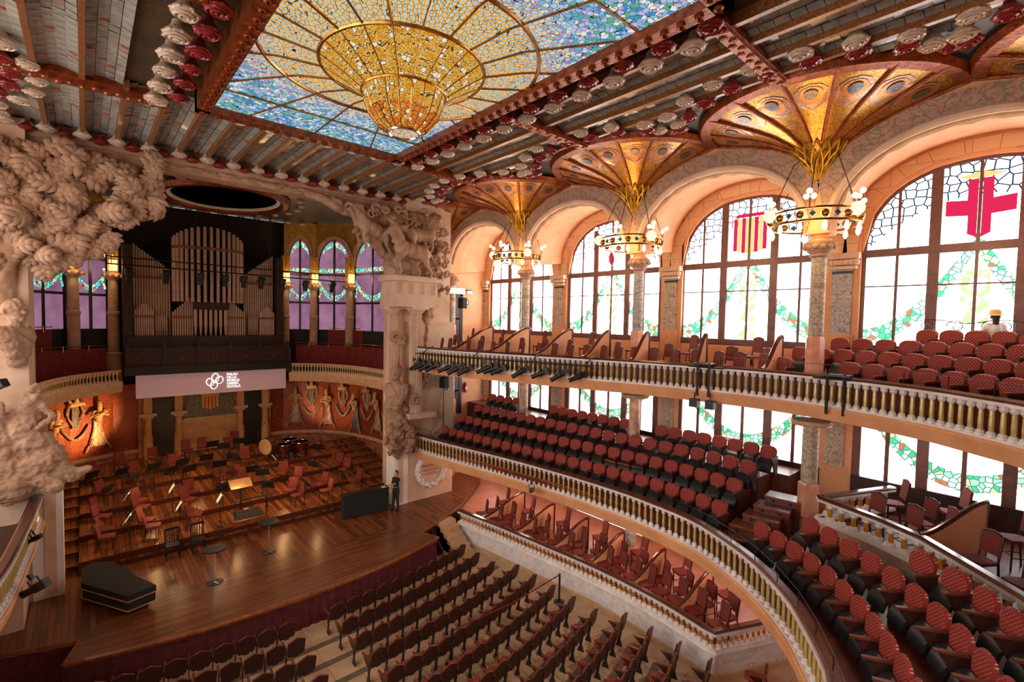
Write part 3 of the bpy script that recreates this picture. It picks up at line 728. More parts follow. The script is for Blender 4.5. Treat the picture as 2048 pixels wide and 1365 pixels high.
# ---------------------------------------------------------------- ceiling
SKX0, SKX1, SKY0, SKY1 = 2.45, 7.53, 3.95, 14.3; SKZ = H+5.25; SKC = ((SKX0+SKX1)/2, (SKY0+SKY1)/2)
RP = .805
def make_ceiling():
    mb = MB()
    for a, b, c, d in ((-7.8, -14, SKX0-.3, 20.6), (SKX1+.3, -14, WX+.4, 20.6), (SKX0-.3, -14, SKX1+.3, SKY0-.3), (SKX0-.3, SKY1+.3, SKX1+.3, 20.6)):
        mb.box(a, b, ZC+.12, c, d, ZC+.3)
    ce = struct('ceiling', mb, M_['ceildark'])
    def spans(x):
        if x+RP < SKX0-.9 or x > SKX1+.9: return [(-4.0, 20.25)]
        return [(SKY1+.75, 20.25), (-4.0, SKY0-.75)]
    near = MB().box(-.1, -.13, -.008, .1, .13, 0).mesh('ceramic_tile', M_['ceramic'])
    mb = MB(); n_obj = 0; rib = MB(); stud = MB().box(-.055, -.035, -.035, .055, .035, .01).mesh('flower_stud', M_['stud']); n_st = 0
    for k in range(-3, 15):
        x0 = .04+RP*k
        if x0 > 12.2: continue
        for (ya, yb) in spans(x0):
            rb = MB().box(x0-.055, ya, ZC-.10, x0+.055, yb, ZC+.13)
            part('ceiling_rib', rb, M_['ribmat'], ce)
            nl = int((yb-ya)/.27)
            for j in range(nl):
                y = ya+.14+.27*j
                for q in range(4):
                    u = (q+.5)/4; x = x0+.055+(RP-.11)*u; z = ZC+.02+.085*math.sin(PI*u); sl = -.36*math.cos(PI*u)
                    M = T(x, y+(.135 if q % 2 else 0), z) @ RY(sl+random.uniform(-.05, .05)) @ RX(random.uniform(-.05, .05))
                    if x < 3.4 and y > 12.5 and n_obj < 300: link('ceramic_tile', near, ce, M); n_obj += 1
                    else: mb.add([(-.084, -.13, 0), (.084, -.13, 0), (.084, .13, 0), (-.084, .13, 0)], [(0, 1, 2, 3)], M)
                    if (j*4+q*7+k*3) % 13 == 0 and n_st < 280: link('flower_stud', stud, ce, T(x, y, z-.01) @ RY(sl)); n_st += 1
    o = part('tile_field', mb, M_['ceramic'], ce); o['kind'] = 'stuff'
    for y in (15.1+.35, 9.85, 4.3):              # moulded cross beams on the column lines
        for a, b in ((8.45, 11.55), (2*CXM-11.55, SKX0-.75)):
            mb = MB().box(a, y-.13, ZC-.2, b, y+.13, ZC+.13).box(a, y-.17, ZC-.14, b, y-.13, ZC-.05).box(a, y+.13, ZC-.14, b, y+.17, ZC-.05)
            m2 = MB()
            for q in range(16): m2.sphere((a+(b-a)*(q+.5)/16, y+.05*(-1)**q, ZC-.2), .09, 6, None, 0, (1, 1, .5))
            bm_ = part('cross_beam', mb, M_['bronze'], ce); part('scroll_carving', m2, M_['bronze'], bm_, True)
            for q in range(3):
                part('green_moulding', MB().sphere(((a+.5+q*.8), y+.2, ZC+.02), .3, 8, None, 0, (1, .12, .35)), M_['leafg'], ce, True)
    return ce
CEIL = make_ceiling()
def rose_mesh(nm, mat):
    mb = MB()
    mb.lathe([(.06, .14), (.075, .08), (.12, .02), (.165, -.03), (.168, -.055), (.14, -.075), (.001, -.07)], 14)
    mb.tube([((.15-.14*k/30)*(1+.10*math.sin(k*1.9))*math.cos(k*.55), (.15-.14*k/30)*(1+.10*math.sin(k*1.9))*math.sin(k*.55), -.07-.04*k/30) for k in range(31)], [.028]*20+[.024]*11, 5)
    for i in range(7):
        a = 2*PI*i/7; mb.sphere((.14*math.cos(a), .14*math.sin(a), -.045), .045, 6, None, 0, (1, 1, .55))
    return mb.mesh(nm, mat, True, 1.2)
RW = rose_mesh('white_rose', M_['rosew']); RR = rose_mesh('red_rose', M_['roser'])
LEAF = MB().add([(0, 0, 0), (.09, .045, -.02), (.2, 0, .0), (.09, -.045, -.02), (.1, 0, -.035)], [(0, 4, 1), (1, 4, 2), (2, 4, 3), (3, 4, 0)]).mesh('rose_leaf', M_['leafg'])
def put_rose(x, y, red, z=ZC-.12, s=1.0):
    o = link('red_rose' if red else 'white_rose', RR if red else RW, CEIL, T(x, y, z) @ RZ(random.random()*6) @ Matrix.Scale(s*random.uniform(.94, 1.08), 4))
    link('rose_leaf', LEAF, CEIL, T(x, y, z+.05) @ RZ(random.random()*6))
for j in range(12):                              # two rows along both long sides of the skylight
    for xr, xw in ((8.43, 8.82), (1.82, 1.41)):
        put_rose(xr, 14.57-.93*j, True, s=1.35); put_rose(xw, 15.1-.93*j, False, s=1.4)
for k in range(-2, 15):                          # between skylight and proscenium, and along the proscenium
    x = .04+RP*k
    if 2.6 < x < 8.4: put_rose(x, SKY1+.85, False, s=1.25); put_rose(x-.4, SKY1+.55, True, s=1.2)
    if x < 11: put_rose(x, 19.75, False, s=1.3); put_rose(x+.4, 19.98, True, ZC-.16, 1.15)
for k, y in enumerate(COLY):                     # wreath round every fan
    for sx in (1, -1):
        if sx < 0 and k > 1: continue
        cx = 14.46 if sx > 0 else 2*CXM-14.46
        for q in range(9):
            a = (-.92+1.84*q/8); R_ = FANR+.62
            x = cx-sx*R_*math.cos(a); yy = y+R_*math.sin(a)
            if abs(yy-y) < 2.85: put_rose(x, yy, True, ZC-.1, 1.25); put_rose(x-sx*.42*math.cos(a), yy+.42*math.sin(a)+.15, False, ZC-.06, 1.3)

# ---------------------------------------------------------------- skylight
SCROLL = MB().tube([(.1*math.cos(k*.9)*(1-k/9), .1*math.sin(k*.9)*(1-k/9), -.02) for k in range(9)], .028, 5).mesh('scroll', M_['bronze'], True)
def make_skylight():
    t = thing('stained_glass_skylight', 'great skylight of leaded glass with a golden hanging bowl', 'skylight', T(*SKC, SKZ))
    hx, hy = (SKX1-SKX0)/2, (SKY1-SKY0)/2
    prof = [(2.76, .0), (2.2, -.06), (1.64, -.17), (1.2, -.42), (.84, -.66), (.80, -.82), (.70, -1.08), (.52, -1.30), (.32, -1.42)]
    NS = 20
    def edge(a):
        c, s_ = math.cos(a), math.sin(a); return min(hx/max(abs(c), 1e-6), hy/max(abs(s_), 1e-6))
    corner = math.atan2(hy, hx)
    A = sorted(set([round(2*PI*i/NS, 6) for i in range(NS)]+[round(v % (2*PI), 6) for v in (corner, PI-corner, PI+corner, -corner)]))
    for i in range(len(A)):
        a, b = A[i], A[(i+1) % len(A)]
        if b < a: b += 2*PI
        n = 4; aa = [a+(b-a)*q/n for q in range(n+1)]
        outer = [[(min(2.76, edge(x))*math.cos(x), min(2.76, edge(x))*math.sin(x), 0), (edge(x)*math.cos(x), edge(x)*math.sin(x), .0)] for x in aa]
        if max((Vector(o[1])-Vector(o[0])).length for o in outer) > .05: part('outer_panel', MB().loft(outer, ringclosed=False, caps=False), M_['sky_flat'], t)
        inner = [[(min(r, edge(x))*math.cos(x), min(r, edge(x))*math.sin(x), z) for r, z in prof[:3]] for x in aa]
        part('flame_panel', MB().loft(inner, ringclosed=False, caps=False), M_['sky_flat'], t)
    for i in range(NS):
        a = 2*PI*i/NS
        part('funnel_panel', MB().lathe(prof[2:5], 4, None, 0, a, a+2*PI/NS), M_['sky_bowl'], t, True)
        part('bowl_panel', MB().lathe(prof[4:], 4, None, 0, a, a+2*PI/NS), M_['sky_bowl'], t, True)
        L_ = edge(a)
        part('lead_rib', MB().tube([(r*math.cos(a), r*math.sin(a), z-.015) for r, z in prof[2:]], .012, 5), M_['brass'], t)
        part('lead_rib', MB().tube([(L_*math.cos(a), L_*math.sin(a), -.02), (min(2.5, L_)*math.cos(a), min(2.5, L_)*math.sin(a), -.04), (1.64*math.cos(a), 1.64*math.sin(a), -.19)], .024, 5), M_['brass'], t)
    for r, z, w in ((1.64, -.18, .04), (.84, -.67, .03)):
        part('brass_ring', MB().tube([(r*math.cos(2*PI*i/48), r*math.sin(2*PI*i/48), z) for i in range(48)], w, 6, closed=True), M_['brass'], t, True)
    for sg in (1, -1):                           # the wide ring is cut off by the long sides of the frame
        a0 = math.acos(min(1, hx/2.76))
        part('brass_ring', MB().tube([(2.76*math.cos(a), sg*2.76*math.sin(a), -.02) for a in [a0+(PI-2*a0)*i/30 for i in range(31)]], .045, 6), M_['brass'], t, True)
    part('bottom_ring', MB().tube([(.32*math.cos(2*PI*i/24), .32*math.sin(2*PI*i/24), -1.43) for i in range(24)], .035, 6, closed=True), M_['chrome'], t, True)
    part('bottom_disc', MB().lathe([(.001, -1.43), (.31, -1.43)], 24), M_['sky_flat'], t)
    for y in (-3.9, 3.9): part('glazing_bar', MB().box(-hx, y-.02, -.04, hx, y+.02, 0), M_['brass'], t)
    def fr(nm, x0, y0, x1, y1):
        f_ = part(nm, MB().box(x0, y0, -.18, x1, y1, .5), M_['bronze'], t)
        L_ = max(x1-x0, y1-y0); n = int(L_/.32)
        for q in range(n):
            u = (q+.5)/n; p = (x0+(x1-x0)*(u if x1-x0 > y1-y0 else .5), y0+(y1-y0)*(.5 if x1-x0 > y1-y0 else u), -.18)
            link('scroll', SCROLL, f_, T(*p))
        return f_
    fr('frame_side', -hx-.3, -hy-.3, -hx, hy+.3); fr('frame_side', hx, -hy-.3, hx+.3, hy+.3); fr('frame_end', -hx-.3, hy, hx+.3, hy+.3); fr('frame_end', -hx-.3, -hy-.3, hx+.3, -hy)
make_skylight()

# ---------------------------------------------------------------- proscenium and apse shell
def mx(x): return 2*CXM-x
APSE = [tuple(p)[:2] for p in catmull([(12.6, 21.8, 0), (12.45, 24.5, 0), (11.9, 27.2, 0), (10.7, 29.2, 0), (8.8, 30.3, 0)], 5)]
APSE_FULL = APSE+[(mx(x), y) for x, y in APSE[::-1]]
def proscenium():
    for sx in (1, -1):
        X = (lambda x: x) if sx > 0 else mx
        a, b = sorted((X(11.0), X(13.5)))
        w = struct('wall_proscenium_right' if sx > 0 else 'wall_proscenium_left', MB().box(a, 19.48, 0, b, 21.9, 9.4), M_['stone2'])
        part('upper_block', MB().box(a, 19.9, 9.4, b, 21.9, ZC), M_['stone2'], w)
        # side of the wall toward the boxes: passage
        part('pier', MB().box(*sorted((X(10.35), X(11.02)))[:1], 19.45, ZST, sorted((X(10.35), X(11.02)))[1], 20.25, 5.0), M_['white'], w)
        part('pier_niche', MB().box(*sorted((X(10.5), X(10.75)))[:1], 19.42, ZST+.1, sorted((X(10.5), X(10.75)))[1], 19.5, 4.2), M_['stone2'], w)
    b = struct('trim_1', MB().box(-3.6, 20.2, H+4.86, 13.4, 20.9, ZC+.1).box(-3.6, 20.12, H+5.12, 13.4, 20.25, H+5.3), M_['stone'], label='carved stone lintel across the proscenium')
    mb = MB()
    for i in range(26):
        x = 1.8+.25*i; mb.sphere((x, 20.14, H+5.0+.04*math.sin(i*1.7)), .1, 6, None, 0, (1.6, .5, .7))
    part('carving', mb, M_['stone'], b, True)
    part('boss', MB().sphere((5.4, 20.12, H+4.95), .3, 12, None, 0, (1.3, .3, .4)), M_['stone'], b, True)
proscenium()
def apse():
    w = struct('wall_front', MB().strip(offset(APSE_FULL, .5), .3, ZST, ZC), M_['organback'])
    part('red_mosaic', MB().strip(offset(APSE_FULL, .05), .1, 2.7, 6.0), M_['red_wall'], w)
    part('skirting', MB().strip(offset(APSE_FULL, .0), .2, 2.55, 2.72), M_['cream'], w)
    part('brick_dado', MB().strip(offset(APSE_FULL, .05), .1, ZST, 2.56), M_['apsebase'], w)
    ce = struct('ceiling_stage', MB().box(-4, 20.6, ZC+.05, 14, 31.2, ZC+.3), M_['ceildark'])
    oc = T(5.0, 25.9, ZC)
    part('oval_frame', MB().tube([(2.5*math.cos(2*PI*i/40), 3.0*math.sin(2*PI*i/40), -.06) for i in range(40)], .22, 6, closed=True), M_['bronze'], ce, True, oc)
    part('oval_reveal', MB().tube([(2.2*math.cos(2*PI*i/40), 2.7*math.sin(2*PI*i/40), -.04) for i in range(40)], .1, 6, closed=True), M_['white'], ce, True, oc)
    part('oval_glass', MB().lathe([(.001, -.02), (2.1, -.02)], 40, Matrix.Diagonal((1, 1.24, 1, 1))), pm('grey_lattice_glass', (176, 180, 174), (140, 146, 142), 12, .7), ce, False, oc)
    for i in range(22):
        a = 2*PI*i/22
        link('white_rose', RW, ce, oc @ T(3.2*math.cos(a), 3.7*math.sin(a), -.08))
    for k in range(-2, 14):
        part('ceiling_rib', MB().box(.04+RP*k-.05, 29.75, ZC-.06, .04+RP*k+.05, 30.4, ZC+.06), M_['ribmat'], ce)
        link('white_rose', RW, ce, T(.04+RP*k, 29.7, ZC-.06))
    # gold spandrels and arches above the columns
    g = struct('wall_apse_gold', MB().strip(offset(APSE_FULL, .42), .06, H+4.3, ZC), M_['gold_wall'])
    return w
AW = apse()
# columns and windows of the choir gallery
CHCOL = [(12.25, 23.9), (11.55, 27.3), (10.15, 29.15), (8.75, 29.75)]
def choir_column(x, y, k, sx):
    side = 'bright side' if sx > 0 else 'dim side'
    t = thing('choir_column', '%s stone column from the organ in the choir gallery, %s' % (nth(3-k), side), 'column', T(x, y, 0))
    lathe_part('shaft', [(.3, 6.2), (.3, 7.6), (.24, 7.66), (.22, 9.4), (.25, 9.44), (.25, 9.56), (.21, 9.6), (.19, 11.1)], 'stone', t, 14)
    mb = MB().lathe([(.2, 11.05), (.24, 11.12), (.4, 11.3), (.42, 11.4)], 14)
    for q in range(10): mb.sphere((.36*math.cos(q*.628), .36*math.sin(q*.628), 11.28), .09, 6)
    part('capital', mb, M_['stone'], t, True)
    part('impost', MB().box(-.2, -.2, 11.4, .2, .2, 13.0), M_['gold_wall'], t)
    part('lamp', MB().box(-.15, -.34, 11.5, .15, -.2, 12.0), M_['lampglow'], t)
    mb = MB()
    for q in range(5): mb.sphere((0, -.24, 12.25+.15*q), .06, 6)
    part('gilt_pendant', mb, M_['gilt'], t, True)
    lamp('POINT', 'sconce_light', (x-.0, y-.75, 11.75), 16, (1, .66, .30), .1)
for sx in (1, -1):
    for k, (x, y) in enumerate(CHCOL): choir_column(x if sx > 0 else mx(x), y, k, sx)
def choir_window(n, p, q, sx):
    """window bay between two columns, set back behind them"""
    P, Q = Vector((*p, 0)), Vector((*q, 0)); d = (Q-P).normalized(); L_ = (Q-P).length; nrm = Vector((-d.y, d.x, 0))
    if nrm.dot(Vector((CXM, 24, 0))-P) > 0: nrm = -nrm; d = -d
    M = Matrix((d, nrm, Vector((0, 0, 1)))).transposed().to_4x4(); M.translation = (P+Q)/2+nrm*.32
    r = link('window_%d' % n, None, None, M); r['kind'] = 'structure'; r['label'] = 'violet stained glass window with flower garlands behind the choir'
    h = L_/2-.12; z0, zt = 8.75, 12.5
    az_ = lambda x: zt+1.55*max(0, 1-(abs(x)/h)**2)**.5
    for a, b in ((-h, 0), (0, h)):
        for c, e in ((z0, 10.35), (10.35, 12.0), (12.0, None)):
            if e: mb = MB().box(a+.03, -.01, c+.02, b-.03, .01, e-.02)
            else:
                xs = [a+.03+(b-a-.06)*i/7 for i in range(8)]; poly = [(a+.03, c)]+[(b-.03, c)]+[(x, az_(x)-.02) for x in xs[::-1]]; k = len(poly)
                mb = MB().add([(x, 0, z) for x, z in poly], [tuple(range(k))])
            part('pane', mb, M_['violet'], r)
    part('mullion', MB().box(-.06, -.05, z0, .06, .05, az_(0)), M_['black'], r)
    for z in (10.35, 12.0): part('transom', MB().box(-h, -.05, z-.06, h, .05, z+.06), M_['black'], r)
    part('window_frame', MB().tube([(-h, 0, z0)]+[(h*-math.cos(PI*i/16), 0, az_(h*-math.cos(PI*i/16))) for i in range(17)]+[(h, 0, z0)], .06, 4), M_['black'], r)
    ring = [[(h*-math.cos(PI*i/16)*1.0, -.1, az_(h*-math.cos(PI*i/16))), (h*-math.cos(PI*i/16)*1.18, -.1, az_(h*-math.cos(PI*i/16))+.22), (h*-math.cos(PI*i/16)*1.18, .25, az_(h*-math.cos(PI*i/16))+.22), (h*-math.cos(PI*i/16), .25, az_(h*-math.cos(PI*i/16)))] for i in range(17)]
    part('arch_ring', MB().loft(ring), M_['stone'], r, True)
    def ribbon(pts, w, nm='garland'):
        rings = [[(x, -.03, z-w/2), (x, -.03, z+w/2)] for x, z in pts]
        part(nm, MB().loft(rings, ringclosed=False, caps=False), M_['garland'], r)
    ribbon([(-h+2*h*i/12, 10.62+1.0*abs(-1+2*i/12)**2) for i in range(13)], .3)
    ribbon([(-h+2*h*i/12, 12.25) for i in range(13)], .22, 'flower_band')
    ribbon([(-h*.9*math.cos(PI*i/14), az_(h*.9*math.cos(PI*i/14))-.3) for i in range(3, 12)], .26, 'arch_garland')
    for s_ in (-1, 1): part('ribbon_tail', MB().tube([(s_*(h-.12+.05*math.sin(k)), -.03, 11.6-.12*k) for k in range(9)], .045, 4), M_['garland'], r)
    # wall under and beside the window
    part('apron_wall', MB().box(-L_/2-.3, .02, 6.2, L_/2+.3, .2, z0), M_['organback'], r)
    xs = [-h*1.05+2.1*h*i/14 for i in range(15)]
    mb = MB()
    for i in range(14):
        a, b = xs[i], xs[i+1]; mb.add([(a, .03, az_(a)), (b, .03, az_(b)), (b, .03, ZC), (a, .03, ZC)], [(0, 1, 2, 3)])
    mb.box(-L_/2-.1, .0, z0, -h, .1, ZC).box(h, 0, z0, L_/2+.1, .1, ZC)
    part('spandrel', mb, M_['gold_wall'], r)
n = 9
CH = [(12.45, 21.9)]+CHCOL
for sx in (1, -1):
    for a, b in zip(CH, CH[1:]):
        X = (lambda p: p) if sx > 0 else (lambda p: (mx(p[0]), p[1]))
        choir_window(n, X(a), X(b), sx); n += 1
# ---------------------------------------------------------------- gallery plans
UR = [(11.1, 18.9), (11.5, 16.2), (12.2, 13.8), (12.95, 11.4), (13.65, 9.2), (14.05, 7.4), (14.22, 6.2), (14.25, 5.1), (14.1, 3.9), (13.7, 2.7), (13.2, 1.65), (12.5, .78), (12.1, .33), (11.0, -.6), (9.6, -1.5)]
LR = [(11.5, 20.3), (11.52, 19.3), (11.86, 16.95), (12.36, 14.0), (12.66, 11.4), (12.76, 9.5), (12.73, 8.2), (12.5, 6.5), (12.0, 5.34), (11.34, 4.28), (10.41, 3.28), (9.56, 2.65), (8.78, 2.16), (8.34, 1.96), (7.3, 1.55), (6.0, 1.3)]
BR = [(12.06, 16.81), (12.25, 15.55), (12.46, 13.97), (12.66, 11.92), (12.81, 10.3), (12.85, 8.83), (12.78, 7.3), (12.54, 5.76)]
sm = lambda P, n=5: [(p.x, p.y) for p in catmull([(x, y, 0) for x, y in P], n)]
URs, LRs, BRs = sm(UR), sm(LR), sm(BR)
ZU, ZL, ZB = H-1.22, H-5.31, H-8.2              # handrail heights
def baluster_mesh(nm, h, glass, wide=1.0, cap='stone2'):
    mb = MB(); w = .062*wide
    mb.lathe([(w*1.25, 0), (w*1.25, .035), (w, .05), (w*1.1, .075), (w*.75, .1)], 8, None, 0)
    mb.lathe([(w*.62, .1), (w*.66, h*.4), (w*.58, h-.13)], 8, None, 1)
    mb.lathe([(w*.6, h-.13), (w*.8, h-.12), (w*1.15, h-.08), (w*1.05, h-.04), (w*1.2, h-.02), (w*1.2, h)], 8, None, 0)
    return mb.mesh(nm, [M_[cap], M_[glass]], True)
def balustrade(name, label, pts, ztop, h, step, mesh, mats, back=None, fascia=.25, side=1):
    """handrail, one baluster after another, plinth and fascia; side=+1: the hall lies to the right of travel"""
    t = thing(name, label, 'balustrade')
    rail, plinth, fasc = mats
    c = [(x, y, ztop-.05) for x, y in pts]
    def sect(pl, prof):
        rings = []
        P = pl
        for i, p in enumerate(P):
            a = Vector(P[max(i-1, 0)]); b = Vector(P[min(i+1, len(P)-1)]); d = (b-a); d.normalize(); nx, ny = d.y*side, -d.x*side
            rings.append([(p[0]+nx*u, p[1]+ny*u, w) for u, w in prof])
        return MB().loft(rings)
    part('handrail', sect(pts, [(-.11, ztop-.03), (-.07, ztop), (.07, ztop), (.11, ztop-.03), (.09, ztop-.08), (-.09, ztop-.08)]), M_[rail], t, True)
    if plinth == 'marble': part('rail_bed', sect(pts, [(-.1, ztop-.13), (-.1, ztop-.075), (.13, ztop-.075), (.13, ztop-.13)]), M_['marble'], t)
    zb = ztop-.08-h-(.05 if plinth == 'marble' else 0)
    part('plinth', sect(pts, [(-.1, zb-.05), (-.1, zb), (.12, zb), (.12, zb-.05)]), M_[plinth], t)
    part('fascia', sect(pts, [(-.12, zb-.05-fascia), (-.12, zb-.05), (.15, zb-.05), (.17, zb-.1), (.1, zb-.05-fascia)]), M_[fasc], t, True)
    if back: part('backing_board', sect(pts, [(-.14, zb-.02), (-.14, ztop-.06), (-.115, ztop-.06), (-.115, zb-.02)]), M_[back], t)
    for p, d in resample([(x, y, 0) for x, y in pts], step=step)[1:-1]:
        link('baluster', mesh, t, T(p.x+d.y*side*.03, p.y-d.x*side*.03, zb) @ RZ(math.atan2(d.y, d.x)))
    return t
BAL_U = baluster_mesh('baluster', .61, 'paleglass', 1.1, 'marble'); BAL_L = baluster_mesh('baluster', .62, 'paleglass', .95, 'marble'); BAL_B = baluster_mesh('baluster', .36, 'amber', 1.05, 'marble')
# slabs
def plan_slab(name, pts, far, z0, z1, mat, lab):
    poly = [(x, y) for x, y in pts]+far
    t = link(name, None); t['kind'] = 'structure'; t['label'] = lab
    part('slab', MB().prism(poly, z0, z1), M_[mat], t)
    return t
balustrade('gallery_balustrade', 'dark handrail on pale green-gold balusters fronting the upper gallery', URs, ZU, .61, .2, BAL_U, ('rail', 'marble', 'plaster2'), 'wood2', .34, side=1)
balustrade('gallery_balustrade', 'curving handrail on brassy balusters fronting the lower gallery', LRs, ZL, .62, .22, BAL_L, ('rail', 'marble', 'plaster2'), 'wood2', .36, side=1)
LEFTR = sm([(-1.04, 20.9), (-1.12, 18.6), (-1.22, 16.4), (-1.4, 13.9), (-1.9, 11.5)])
balustrade('gallery_balustrade', 'balustrade of the opposite lower gallery above the pale stage wall', LEFTR, ZL, .62, .2, BAL_L, ('rail', 'marble', 'plaster2'), 'wood', .3, side=-1)
UGF = plan_slab('floor_upper_gallery', offset(URs, -.08), [(WX, -1.5), (WX, 21.7), (11.2, 21.7)], ZU-1.12, ZU-.66, 'wood2', 'timber floor of the upper gallery boxes')
LGF = plan_slab('floor_lower_gallery', offset(LRs, -.08), [(6, -4), (WX, -4), (WX, 21.7), (11.6, 21.7)], ZL-1.15, ZL-.78, 'wood2', 'timber floor of the lower gallery terraces')
part('soffit', MB().prism(offset(LRs, -.2)+[(6, -4), (WX, -4), (WX, 21.7), (11.7, 21.7)], ZL-1.2, ZL-1.15), M_['plaster'], LGF)
plan_slab('floor_opposite_gallery', offset(LEFTR, .08), [(-7.3, 11.5), (-7.3, 21.7), (-1.2, 21.7)], ZL-1.15, ZL-.78, 'wood', 'dim floor of the gallery opposite the windows')
part('stage_side_wall', MB().box(-2.6, 17.9, ZST, -1.31, 20.9, ZL-1.1), M_['stone2'], bpy.data.objects['wall_proscenium_left'])
# boxes on the ground floor
box_t = balustrade('box_parapet', 'low parapet with amber glass balusters and painted wall before the boxes', BRs+[(13.64, 5.26), (15.15, 4.63), (16.9, 3.9)], ZB, .36, .19, BAL_B, ('rail', 'marble', 'marble'), None, .1, side=1)
part('painted_wall', MB().strip(offset(BRs+[(13.64, 5.26), (15.15, 4.63), (16.9, 3.9)], .02), .2, 0, ZB-.55), M_['parapet'], box_t)
part('base_course', MB().strip(offset(BRs+[(13.64, 5.26), (15.15, 4.63), (16.9, 3.9)], .05), .3, 0, .14), M_['cream'], box_t)
plan_slab('floor_boxes', offset(BRs, -.1), [(13.64, 5.3), (15.15, 4.7), (WX, 4.1), (WX, 21.7), (13.5, 21.7), (13.5, 19.4), (12.75, 17.7)], .0, ZBOX, 'pinkfloor', 'pink polished floor of the ground floor boxes')

# ---------------------------------------------------------------- seats
def gallery_seat(label, group):
    t = thing('tip_up_seat', label, 'seat', None, group)
    n = 12; sg = lambda v, e: math.copysign(abs(v)**e, v)
    P = [(-.19, .43), (.19, .43), (.235, .56)]+[(.25*sg(math.cos(PI*i/n), .72), .7+.18*abs(math.sin(PI*i/n))**.72) for i in range(n+1)]+[(-.235, .56)]
    k = len(P); vs = [(x, -.035-(z-.43)*.12, z) for x, z in P]+[(x*.93, .035-(z-.43)*.12, .43+(z-.43)*.97) for x, z in P]
    mb = MB().add(vs, [tuple(range(k-1, -1, -1))], None, 1).add(vs, [tuple(range(k, 2*k))], None, 0).add(vs, [(i, (i+1) % k, k+(i+1) % k, k+i) for i in range(k)], None, 0)
    link('backrest', mb.mesh('backrest', [M_['dots'], M_['wood']]), t)
    q = []
    for (y, z, w) in ((.06, .50, .2), (.17, .44, .215), (.26, .30, .215), (.30, .16, .2), (.28, .12, .14)): q.append([(-w, y, z), (w, y, z), (w, y-.05, z-.02), (-w, y-.05, z-.02)])
    part('folded_seat', MB().loft(q), M_['leather'], t, True)
    part('side_panel', MB().add([(x, y, z) for x in (-.275, -.235) for y, z in ((-.06, 0), (.1, 0), (.16, .25), (.36, .57), (-.06, .6))], [(0,4,3,2,1), (5,6,7,8,9)]+[(i, (i+1) % 5, 5+(i+1) % 5, 5+i) for i in range(5)]), M_['wood'], t)
    part('armrest', MB().box(-.29, -.07, .585, -.222, .42, .625), M_['wood2'], t)
    return t
def stall_seat(label, group, down):
    t = thing('stalls_seat', label, 'seat', None, group)
    P = [(-.215, .46), (-.23, .8), (-.12, .85), (0, .9), (.12, .85), (.23, .8), (.215, .46), (.16, .38), (.1, .4), (.05, .35), (-.05, .35), (-.1, .4), (-.16, .38)]
    k = len(P); f_ = lambda z: -(z-.42)*.16
    vs = [(x, f_(z)-.03, z) for x, z in P]+[(x*.97, f_(z)+.025, z) for x, z in P]
    link('backrest', MB().add(vs, [tuple(range(k))], None, 1).add(vs, [tuple(range(k, 2*k))], None, 0).add(vs, [(i, (i+1) % k, k+(i+1) % k, k+i) for i in range(k)], None, 2).mesh('backrest', [M_['dots'], M_['wood'], M_['wood2']]), t)
    if down: part('seat', MB().prism([(-.2, .0), (.2, 0), (.21, .3), (.15, .42), (0, .44), (-.15, .42), (-.21, .3)], .40, .46), M_['dotseat'], t)
    else: part('folded_seat', MB().prism([(-.2, .42), (.2, .42), (.2, .72), (0, .8), (-.2, .72)], -.11, -.05, RX(PI/2+.12)), M_['leather'], t)
    part('leg', MB().add([(x, y, z) for x in (-.262, -.238) for y, z in ((-.09, 0), (.12, 0), (.05, .2), (.06, .44), (-.06, .44), (-.02, .2))], [(0,5,4,3,2,1), (6,7,8,9,10,11)]+[(i, (i+1) % 6, 6+(i+1) % 6, 6+i) for i in range(6)]), M_['black'], t)
    part('side_panel', MB().add([(x, y, z) for x in (-.265, -.235) for y, z in ((-.05, .44), (.14, .44), (.33, .62), (-.1, .66))], [(0,3,2,1), (4,5,6,7)]+[(i, (i+1) % 4, 4+(i+1) % 4, 4+i) for i in range(4)]), M_['wood'], t)
    part('armrest', MB().box(-.275, -.1, .625, -.225, .36, .662), M_['wood2'], t)
    return t
def box_chair(label, group, hs=.46, hb=.98):
    t = thing('box_chair' if hs < .5 else 'box_stool', label, 'chair' if hs < .5 else 'stool', None, group)
    part('seat', MB().prism([(-.2, -.2), (.2, -.2), (.23, .2), (.1, .235), (-.1, .235), (-.23, .2)], hs-.06, hs), M_['chairseat'], t)
    P = [(-.19, hs+.12), (.19, hs+.12), (.19, hb-.03), (.1, hb), (0, hb+.02), (-.1, hb), (-.19, hb-.03)]; k = len(P); g = lambda z: -.19-(z-hs)*.14
    vs = [(x, g(z)-.025, z) for x, z in P]+[(x, g(z)+.025, z) for x, z in P]
    part('backrest', MB().add(vs, [tuple(range(k)), tuple(range(2*k-1, k-1, -1))]+[(i, (i+1) % k, k+(i+1) % k, k+i) for i in range(k)]), M_['chairback'], t)
    for s_ in (-1, 1):
        part('leg', MB().cyl((s_*.18, .17, 0), (s_*.19, .17, hs-.05), .018, .022, 6), M_['wood'], t)
        part('leg', MB().tube([(s_*.18, -.24, 0), (s_*.19, -.19, hs), (s_*.2, g(hb), hb)], .021, 6), M_['wood'], t)
        part('stretcher', MB().cyl((s_*.185, -.2, hs*.42), (s_*.185, .17, hs*.42), .012, None, 5), M_['wood'], t)
    part('stretcher', MB().cyl((-.18, .17, hs*.5), (.18, .17, hs*.5), .012, None, 5), M_['wood'], t)
    part('top_rail', MB().tube([(x, g(hb)-.0, z+.012) for x, z in P[2:]], .018, 6), M_['wood'], t, True)
    return t
_pool = {}
